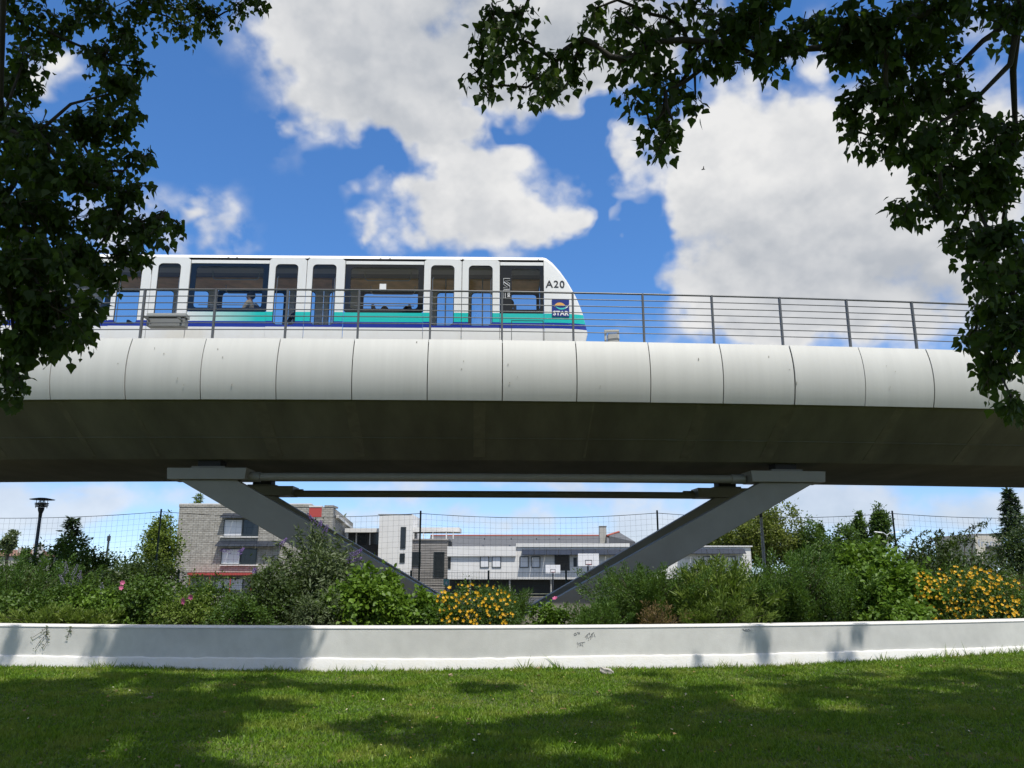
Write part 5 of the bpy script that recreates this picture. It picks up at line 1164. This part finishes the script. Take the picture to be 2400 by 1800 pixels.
# ---------------------------------------------------------------- the two poplars that frame the view
m_pop = leafmat('poplar_leaf', (.020, .044, .009), (.070, .115, .018), .24, .55, back=(.034, .050, .022), spec=.12)
m_bark_d = M('dark_bark', (.035, .03, .024), .95, var=.3, vscale=6)
def zone(px0, px1, py0, py1, r): return [(px, py, r) for px in np.arange(px0, px1, r) for py in np.arange(py0, py1, r)]
LEFT = [(40, 40, 80), (120, 85, 36), (150, 60, 30), (230, 40, 80), (330, 20, 62), (450, 20, 52), (500, 45, 42), (555, 20, 34), (595, 4, 26), (430, 65, 30), (380, 10, 50), (290, 110, 62), (330, 155, 32), (30, 200, 75), (60, 130, 46), (240, 130, 46), (275, 215, 62), (230, 275, 66), (315, 205, 26), (90, 310, 80), (190, 330, 80), (270, 300, 46), (305, 260, 30), (40, 400, 110), (170, 420, 100), (255, 400, 56), (315, 375, 34), (350, 360, 22), (330, 440, 30), (290, 450, 34), (60, 530, 120), (190, 520, 100), (270, 500, 52), (330, 520, 36), (385, 508, 32), (420, 528, 22), (350, 560, 40), (80, 650, 120), (210, 610, 84), (280, 590, 46), (330, 600, 26), (250, 660, 36), (130, 730, 84), (30, 760, 80), (180, 770, 40), (195, 800, 20), (120, 800, 36), (50, 810, 46), (20, 870, 36), (45, 885, 22), (210, 715, 36), (10, 920, 26), (15, 640, 90), (0, 480, 100), (0, 300, 80)]
RIGHT = [(1160, 30, 52), (1125, 70, 34), (1130, 115, 36), (1185, 90, 52), (1115, 170, 26), (1175, 150, 44), (1130, 205, 24), (1145, 225, 16), (1225, 30, 38), (1240, 100, 32), (1250, 165, 36), (1290, 195, 44), (1305, 145, 34), (1350, 130, 34), (1365, 90, 22), (1340, 185, 36), (1300, 228, 18), (1235, 205, 26), (1270, 225, 20),
         (1400, 18, 34), (1385, 55, 22), (1450, 40, 46), (1425, 100, 40), (1470, 140, 42), (1520, 100, 54), (1560, 40, 56), (1540, 170, 46), (1560, 215, 40), (1495, 235, 32), (1465, 225, 18), (1590, 200, 40), (1630, 235, 26), (1560, 262, 44), (1525, 300, 36), (1580, 290, 34), (1550, 330, 32), (1560, 360, 20), (1500, 20, 46), (1400, 110, 18), (1545, 350, 22),
         (1640, 30, 58), (1680, 100, 50), (1620, 125, 36), (1720, 60, 64), (1700, 150, 30), (1790, 40, 74), (1830, 105, 54), (1780, 135, 28), (1800, 158, 18), (1660, 150, 24),
         (1900, 60, 66), (1960, 110, 54), (1990, 50, 74), (2050, 140, 64), (2080, 60, 74), (2150, 40, 74), (2200, 20, 60), (2250, 20, 50), (2340, 10, 50), (2390, 30, 36), (2130, 130, 70), (2200, 110, 56), (2240, 160, 26), (2020, 200, 36), (2000, 250, 36), (1990, 300, 28), (2020, 335, 26), (2080, 250, 60), (2150, 230, 70), (2220, 215, 50), (2100, 310, 54), (2170, 330, 70), (2250, 300, 54), (2275, 245, 30), (2330, 290, 34), (2380, 310, 50), (2330, 350, 64), (2240, 390, 64), (2160, 400, 36), (2180, 445, 32), (2120, 480, 30), (2103, 495, 16), (2150, 505, 18), (2210, 470, 36), (2280, 460, 70), (2360, 440, 80), (2240, 550, 32), (2290, 560, 54), (2350, 560, 80), (2310, 640, 46), (2370, 680, 70), (2300, 740, 48), (2370, 800, 70), (2285, 780, 34), (2340, 870, 52), (2312, 890, 24), (2370, 930, 36), (2395, 965, 26), (2400, 750, 80), (2395, 620, 80), (2355, 60, 40)]
# sunlit patches the crowns leave on the lawn and wall (where no twig hangs overhead on the sun's line)
LIT = [(296, 1616, 55, 14), (485, 1611, 45, 14), (640, 1632, 85, 14), (608, 1684, 55, 14), (800, 1755, 290, 78), (920, 1675, 220, 44), (960, 1584, 270, 22), (1085, 1695, 130, 50), (1010, 1640, 110, 26), (270, 1760, 75, 38), (470, 1755, 70, 28), (1281, 1614, 95, 25), (1276, 1662, 95, 16), (1390, 1620, 70, 20), (1690, 1592, 100, 16), (1775, 1638, 75, 22), (1460, 1711, 65, 22), (1580, 1727, 90, 18), (1433, 1771, 75, 28), (1287, 1760, 75, 28), (2030, 1597, 45, 10), (2120, 1562, 130, 12), (1976, 1657, 80, 14), (1900, 1580, 60, 10), (1350, 1590, 110, 10)]
def build_poplar(label, clumps, depth, trunk, over, seed, lit_leaf=1.0):
    rg = np.random.default_rng(seed); t = thing('poplar_tree', label, 'tree', (trunk[0], trunk[1], 0), 'poplars framing the view')
    C = []     # centre, radius, leaf size, leaf count
    for (px, py, r) in clumps:
        D = depth(px, py) + rg.uniform(-.5, .5); c = np.array(P(px, py, D)); dist = np.linalg.norm(c - np.array([0, 0, CAM_Z])); R_ = r / F_PX * dist
        C.append((c, R_, .088, int((1.6 if 1050 < px < 1680 else 3.2 if px < 620 else 2.8) * math.pi * r * r / 170) + 5))
    # crown boughs out of view, added to shade the hanging leaves from the sun
    for (c, R_, ls, n) in list(C):
        if R_ < .10 or (rg.random() < .3 and abs(c[0]) < 1.2): continue
        for k in range(2):
            q = c + np.array(SUN_DIR) * rg.uniform(1.0, 3.2) + rg.normal(size=3) * .12; rr_ = max(R_ * 1.35, .28)
            if q[2] - rr_ * 1.2 > CAM_Z + (q[1] + rr_) * math.tan(PITCH + math.radians(26.2)): over = over + [((q[0], q[1], q[2]), rr_, int(330 * rr_ ** 1.5) + 30)]
    nvis = len(C)
    for (c, R_, n) in over: C.append((np.array(c), R_, .105 if R_ < .58 else .20, n))
    # twigs and leaves
    LP, LD, LN, LS = [], [], [], []; tw = MB()
    for (c, R_, ls, n) in C:
        nt = max(3, min(14, n // 9)); per = max(2, n // nt)
        for k in range(nt):
            u = rnd_unit(rg, 1)[0]; u[2] -= .25; a = c + rnd_unit(rg, 1)[0] * R_ * .25 + np.array([0, 0, R_ * .25]); e = c + u * R_ * (.55 + .45 * rg.random())
            m_ = (a + e) / 2 + np.array([0, 0, .12 * R_]) + rg.normal(size=3) * .08 * R_
            s = np.sqrt(rg.random(per) * .95 + .05); q = ((1 - s) ** 2)[:, None] * a + (2 * s * (1 - s))[:, None] * m_ + (s ** 2)[:, None] * e
            off = rnd_unit(rg, per) * (.045 + .04 * rg.random((per, 1))); off[:, 2] -= .02; p = q + off
            d = unit(off * 8 + rg.normal(size=(per, 3)) * .35 + np.array([0, 0, -.75]))
            LP.append(p); LD.append(d); LN.append(rnd_unit(rg, per)); LS.append(ls * (.45 + .75 * rg.random(per)))
            tw.tube([a, m_, e], [.005, .004, .002], 4, cap=False)
    LP, LD, LN, LS = np.concatenate(LP), np.concatenate(LD), np.concatenate(LN), np.concatenate(LS)
    # the biggest-looking leaves are single leaves, the rest one mass
    rel = LP - np.array([0, 0, CAM_Z]); dep = rel[:, 1] * CT + rel[:, 2] * ST; u = rel[:, 0] / dep * F_PX; v = (-rel[:, 1] * ST + rel[:, 2] * CT) / dep * F_PX
    vis = (dep > 1) & (np.abs(u) < 1180) & (np.abs(v) < 880); score = np.where(vis, LS / dep, 0) * rg.uniform(.7, 1.3, len(LS)); top = np.argsort(-score)[:300]
    keep = np.ones(len(LP), bool); keep[top] = False; o0 = np.array([trunk[0], trunk[1], 0])
    far_ = keep & ~vis; keep = keep & vis
    V, T, R2 = joinl([leaves(LP[keep] - o0, LD[keep], LN[keep], LS[keep], LS[keep] * .95, 'poplar', rg), leaves(LP[far_] - o0, LD[far_], LN[far_], LS[far_], LS[far_] * .95, 'kite', rg)])
    tag(link('foliage', fast_mesh('foliage', V, T, m_pop, R2), t), kind='stuff')
    V, T, R2 = leaves(np.zeros((1, 3)), np.array([[0, 0, -1.]]), np.array([[0, -1., 0]]), 1.0, .95, 'poplar', rg); one = fast_mesh('leaf', V, T, m_pop, R2)
    for i in top:
        d = Vector(LD[i]); nrm = Vector(LN[i]); z = -d; x = nrm.cross(z).normalized(); y = z.cross(x)
        o = link('leaf', one, t); o.matrix_local = Matrix.Translation(Vector(LP[i] - o0)) @ Matrix((x, y, z)).transposed().to_4x4() @ Matrix.Scale(float(LS[i]), 4)
    tag(tw.build('twigs', m_twig, t), kind='stuff')
    # limbs: every clump hangs on the nearest clump that is closer to the stem
    P0 = [np.array([trunk[0], trunk[1], h]) for h in np.linspace(3.4, trunk[2] - .5, 10)]; nodes = [(p, .20 - .012 * i, 0.) for i, p in enumerate(P0)]
    bb = MB(); order = sorted(C, key=lambda q: np.linalg.norm(q[0] - np.array([trunk[0], trunk[1], 7.0]))); N = [(p, 0.0) for p in P0]; par = {}; cnt = {}
    for (c, R_, ls, n) in order:
        best = min(range(len(N)), key=lambda i: np.linalg.norm(N[i][0] - c) + .25 * N[i][1]); L_ = np.linalg.norm(N[best][0] - c); par[len(N)] = best; N.append((c, N[best][1] + L_))
    for k in range(len(N) - 1, len(P0) - 1, -1):
        cnt[k] = cnt.get(k, 0) + 1; cnt[par[k]] = cnt.get(par[k], 0) + cnt[k]
    for k in range(len(P0), len(N)):
        a, c = N[par[k]][0], N[k][0]; rad = lambda j: min(.028, .0040 * math.sqrt(cnt.get(j, 1)) * 1.5 + .003)
        m_ = (a + c) / 2 + rg.normal(size=3) * .07 * np.linalg.norm(c - a); r0 = min(rad(par[k]), rad(k) * 1.5); bb.tube([a, m_, c], [r0, (r0 + rad(k)) / 2, rad(k) * .8], 6)
    bb.build('branches', m_bark_d, t)
    tr = MB(); tr.tube([(trunk[0], trunk[1], h) for h in (-.2, .3, 1.5, 4, 7, trunk[2])], [.46, .34, .29, .25, .17, .05], 14); tr.build('trunk', m_bark, t)
    return t
rgo = np.random.default_rng(101)
def overhead(n, pxr, sel):
    out = []; tries = 0
    while len(out) < n and tries < 60000:
        tries += 1; px, py = rgo.uniform(*pxr), rgo.uniform(1582, 1830)
        if px < 290 and py < 1605: continue
        if any(((px - a) / (rx_ * 1.12)) ** 2 + ((py - b_) / (ry_ * 1.25)) ** 2 < 1 for a, b_, rx_, ry_ in LIT): continue
        if not sel(px, py): continue
        r = ray(px, py); k = -CAM_Z / r[2]; g = Vector((r[0] * k, r[1] * k, 0)); h = rgo.uniform(8.0, 11.5); c = g + SUN_DIR * (h / SUN_DIR.z); Rr = rgo.uniform(.30, .46)
        # stays above the picture
        if c.z - Rr * 1.25 < CAM_Z + (c.y + Rr) * math.tan(PITCH + math.radians(26.2)): continue
        out.append(((c.x, c.y, c.z), Rr, 220))
    return out
def from_wall(px, py, h, Rr, n):
    c = Vector(wall_pt(px, py)) + SUN_DIR * (h / SUN_DIR.z); return ((c.x, c.y, c.z), Rr, n)
wallL = [from_wall(px, py, rgo.uniform(9.5, 11.5), .42, 230) for px in np.arange(300, 705, 30) for py in (1462, 1495, 1545)]
wallL += [from_wall(px, 1440 - d, rgo.uniform(10, 11.5), .45, 220) for px in np.arange(420, 700, 60) for d in (30, 80)]
wallL += [from_wall(15, 1530, 10.5, .3, 90), from_wall(30, 1510, 10.0, .2, 60), from_wall(222, 1520, 10.5, .2, 60), from_wall(225, 1490, 10.2, .16, 40)]
wallR = [from_wall(1775, 1480, 10.5, .3, 90), from_wall(1785, 1515, 10.2, .3, 90), from_wall(1960, 1545, 10.3, .3, 70), from_wall(1990, 1560, 10.6, .3, 70), from_wall(2010, 1475, 10.4, .18, 50), from_wall(1640, 1555, 10.1, .2, 40)]
def behind(n, sx):  # unseen crown clumps behind the camera, added to darken the lawn's shade
    out = []
    while len(out) < n:
        x, y_, z = rgo.uniform(.5, 12) * sx, rgo.uniform(-9, -.6), rgo.uniform(4.6, 12.5)
        if (x * sx - 6.8) ** 2 / 36 + (y_ + 2.5) ** 2 / 40 + (z - 8.5) ** 2 / 18 < 1: out.append(((x, y_, z), rgo.uniform(.6, .95), 110))
    return out
ovL = overhead(470, (-150, 1150), lambda px, py: True); ovR = overhead(600, (1100, 2550), lambda px, py: True)
build_poplar('poplar on the left whose dark leaves hang before the train', LEFT, lambda px, py: 6.6 + 1.2 * (1 - py / 900) + .0012 * px, (-7.2, 3.6, 13.0), ovL + wallL + behind(120, -1), 61)
build_poplar('poplar on the right with boughs reaching across the upper sky', RIGHT, lambda px, py: 5.7 + .9 * (py / 900) + .0003 * (px - 1200), (7.6, 3.2, 13.0), ovR + wallR + behind(120, 1), 62)

# ---------------------------------------------------------------- grass, daisies and small bits on the lawn
def grassmat():
    m, t, b = principled('grass_blade'); at = t.nodes.new('ShaderNodeAttribute'); at.attribute_name = 'rnd'
    tcn = t.nodes.new('ShaderNodeTexCoord'); n = mk_noise(t, tcn.outputs['Object'], 1.3, 4, .6); n2 = mk_noise(t, tcn.outputs['Object'], 6.0, 3, .6)
    c = mk_mixc(t, at.outputs['Fac'], (.060, .145, .008), (.20, .33, .02))
    c = mk_mixc(t, mk_range(t, n, .45, .66, 0, .72), c, (.25, .30, .045)); c = mk_mixc(t, mk_range(t, n2, .52, .70, 0, .72), c, (.035, .08, .012))
    t.links.new(c, b.inputs['Base Color']); b.inputs['Roughness'].default_value = .5; b.inputs['Specular IOR Level'].default_value = .3
    tr = t.nodes.new('ShaderNodeBsdfTranslucent'); t.links.new(mk_mixc(t, .4, c, (.2, .3, .02)), tr.inputs[0]); ms = t.nodes.new('ShaderNodeMixShader'); ms.inputs[0].default_value = .3
    t.links.new(b.outputs[0], ms.inputs[1]); t.links.new(tr.outputs[0], ms.inputs[2]); t.links.new(ms.outputs[0], t.nodes['Material Output'].inputs[0]); return m
m_grass = grassmat(); rg = np.random.default_rng(7)
N = 330000; y = 6.2 + rg.random(N) ** 1.15 * 9.6; x = (rg.random(N) * 2 - 1) * (y * .70 + .8); ok = y < wall_y(x) - .02; x, y = x[ok], y[ok]; N = len(x)
dens = np.sin(x * 2.1 + 1.3 * np.sin(y * 1.7)) * np.sin(y * 2.6 + x); h = .028 + .034 * rg.random(N) + .016 * dens
near_w = np.clip(1 - (wall_y(x) - y) / .35, 0, 1); tuft = np.clip(np.sin(x * 3.1) * np.sin(x * 1.27 + .7) + .35 * np.sin(x * 11), 0, 1) + .8 * sstep(x, 5.5, 9); h = h + near_w * (.03 + .24 * tuft * rg.random(N) ** 3)
clump = (rg.random(N) < .02); h[clump] *= 2.0
p = np.stack([x, y, lawn_z(x, y) - .004], 1); d = np.stack([rg.normal(size=N) * .62, rg.normal(size=N) * .62, np.ones(N)], 1); nr = np.stack([rg.normal(size=N), rg.normal(size=N), rg.normal(size=N) * .2], 1)
w = .0065 + .006 * rg.random(N) + .0006 * y
V, T, R_ = leaves(p, d, nr, h, w, 'blade', rg); gr = link('grass', fast_mesh('grass', V, T, m_grass, R_)); tag(gr, 'short green lawn grass in front of the white wall', 'grass', kind='stuff')
# clover and plantain leaves mixed in
N = 26000; y = 6.4 + rg.random(N) * 9; x = (rg.random(N) * 2 - 1) * (y * .7 + .5); sel = (y < wall_y(x) - .05) & (np.sin(x * 1.9 + 2 * np.sin(y * 1.1)) + rg.normal(size=N) * .5 > .35); x, y = x[sel], y[sel]; N = len(x)
V, T, R_ = leaves(np.stack([x, y, lawn_z(x, y) + .012 + .02 * rg.random(N)], 1), np.stack([rg.normal(size=N), rg.normal(size=N), .4 * rg.random(N)], 1), np.tile(np.array([0, 0, 1.]), (N, 1)) + rg.normal(size=(N, 3)) * .3, .022 + .014 * rg.random(N), .02, 'kite', rg)
tag(link('clover', fast_mesh('clover', V, T, g_fresh, R_)), 'low clover leaves mixed into the lawn', 'clover', kind='stuff')
# dry leaves blown about the lawn
N = 420; y = 6.6 + rg.random(N) * 8.5; x = (rg.random(N) * 2 - 1) * y * .66; sel = y < wall_y(x) - .06; x, y = x[sel], y[sel]; N = len(x)
V, T, R_ = leaves(np.stack([x, y, lawn_z(x, y) + .035 + .012 * rg.random(N)], 1), np.stack([rg.normal(size=N), rg.normal(size=N), .25 * rg.normal(size=N)], 1), np.tile(np.array([0, 0, 1.]), (N, 1)) + rg.normal(size=(N, 3)) * .35, .035 + .02 * rg.random(N), .03, 'poplar', rg)
tag(link('dry_leaves', fast_mesh('dry_leaves', V, T, g_dry, R_)), 'scattered brown dead leaves on the lawn', 'leaves', kind='stuff')
# daisies
V, T, R_ = leaves(np.zeros((8, 3)), np.stack([np.cos(np.arange(8) * .785), np.sin(np.arange(8) * .785), np.full(8, .15)], 1), np.tile(np.array([0, 0, 1.]), (8, 1)), .0125, .007, 'kite', rg)
me_petal = fast_mesh('petals', V, T, m_wh); b = MB(); b.lathe([(0, .006), (.0045, .004), (.005, 0)], (0, 0, 0), 8); me_disc = b.mesh('daisy_disc', M('daisy_yellow', (.7, .45, .03), .7)); b = MB(); b.tube([(0, 0, -.06), (0, 0, -.001)], .0012, 4); me_stalk = b.mesh('stalk', g_fresh)
k = 0
while k < 95:
    px, py = rg.uniform(20, 2380), rg.uniform(1575, 1795)
    if rg.random() > (1.0 if 500 < px < 1700 else .45): continue
    r = ray(px, py); s = -CAM_Z / r[2]; X, Y = r[0] * s, r[1] * s
    if Y > wall_y(X) - .15: continue
    o = thing('daisy', 'small white daisy dotted in the lawn grass', 'daisy', (X, Y, float(lawn_z(X, Y)) + .055), 'daisies in the lawn'); o.rotation_euler = (rg.uniform(.1, .7), rg.uniform(-.3, .3), rg.uniform(0, 6)); q = rg.uniform(.75, 1.3); o.scale = (q, q, q)
    link('petals', me_petal, o); link('disc', me_disc, o); link('stalk', me_stalk, o); k += 1
# broken concrete piece, stones and dead leaves by the wall
def chunk(name, label, px, py, size, mat, seed, cat):
    r = ray(px, py); s = -(CAM_Z - .03) / r[2]; X, Y = r[0] * s, r[1] * s; rr_ = random.Random(seed); bm = bmesh.new(); bmesh.ops.create_cube(bm, size=1.0)
    bmesh.ops.subdivide_edges(bm, edges=bm.edges, cuts=2, use_grid_fill=True)
    for v in bm.verts: v.co = Vector((v.co.x * size[0], v.co.y * size[1], v.co.z * size[2])) * rr_.uniform(.85, 1.12)
    bmesh.ops.bevel(bm, geom=bm.edges, offset=.004, segments=1, affect='EDGES'); me = bpy.data.meshes.new(name); bm.to_mesh(me); bm.free(); me.materials.append(mat)
    o = link(name, me); o.location = (X, Y, float(lawn_z(X, Y)) + size[2] * .4); o.rotation_euler = (rr_.uniform(-.25, .25), rr_.uniform(-.35, .25), rr_.uniform(-.5, .5)); tag(o, label, cat)
m_rub2 = M('broken_concrete', (.42, .39, .35), .95, var=.25, vscale=20, bump=.5, bscale=60); m_rock = M('small_stone', (.32, .24, .16), .95, var=.3, vscale=15)
chunk('concrete_lump', 'broken lump of pale concrete lying on the lawn', 1422, 1577, (.19, .12, .085), m_rub2, 3, 'rubble')
chunk('stone', 'brownish stone lying against the wall foot near the middle', 1262, 1568, (.07, .06, .05), m_rock, 4, 'stone')
chunk('stone', 'small tan stone in the sunlit grass left of the middle', 1056, 1582, (.055, .05, .045), m_rock, 5, 'stone')
chunk('stone', 'dull flat stone in shaded grass at left', 350, 1632, (.09, .06, .03), m_rock, 6, 'stone')
chunk('stone', 'small stone in the grass at the bottom left', 417, 1785, (.045, .04, .03), m_rock, 7, 'stone')

# a bird high before the right cloud
bx_, by_, bz_ = P(1648, 397, 90)
bd = thing('bird', 'tiny dark bird gliding before the right hand cloud', 'bird', (bx_, by_, bz_)); m_bird = M('bird_dark', (.03, .03, .03), .8)
MB().tube([(bx_ - .22, by_, bz_), (bx_ - .1, by_, bz_), (bx_ + .1, by_, bz_ + .02), (bx_ + .2, by_, bz_ + .03), (bx_ + .26, by_, bz_ + .02)], [.02, .06, .07, .045, .01], 8).build('body', m_bird, bd)
for sd in (-1, 1):
    b = MB(); b.hexa([(bx_ - .05, by_, bz_ + .02), (bx_ + .1, by_, bz_ + .02), (bx_ + .0, by_ + sd * .5, bz_ + .16), (bx_ - .08, by_ + sd * .5, bz_ + .16), (bx_ - .05, by_, bz_ + .04), (bx_ + .1, by_, bz_ + .04), (bx_, by_ + sd * .5, bz_ + .17), (bx_ - .08, by_ + sd * .5, bz_ + .17)]); b.build('wing', m_bird, bd)
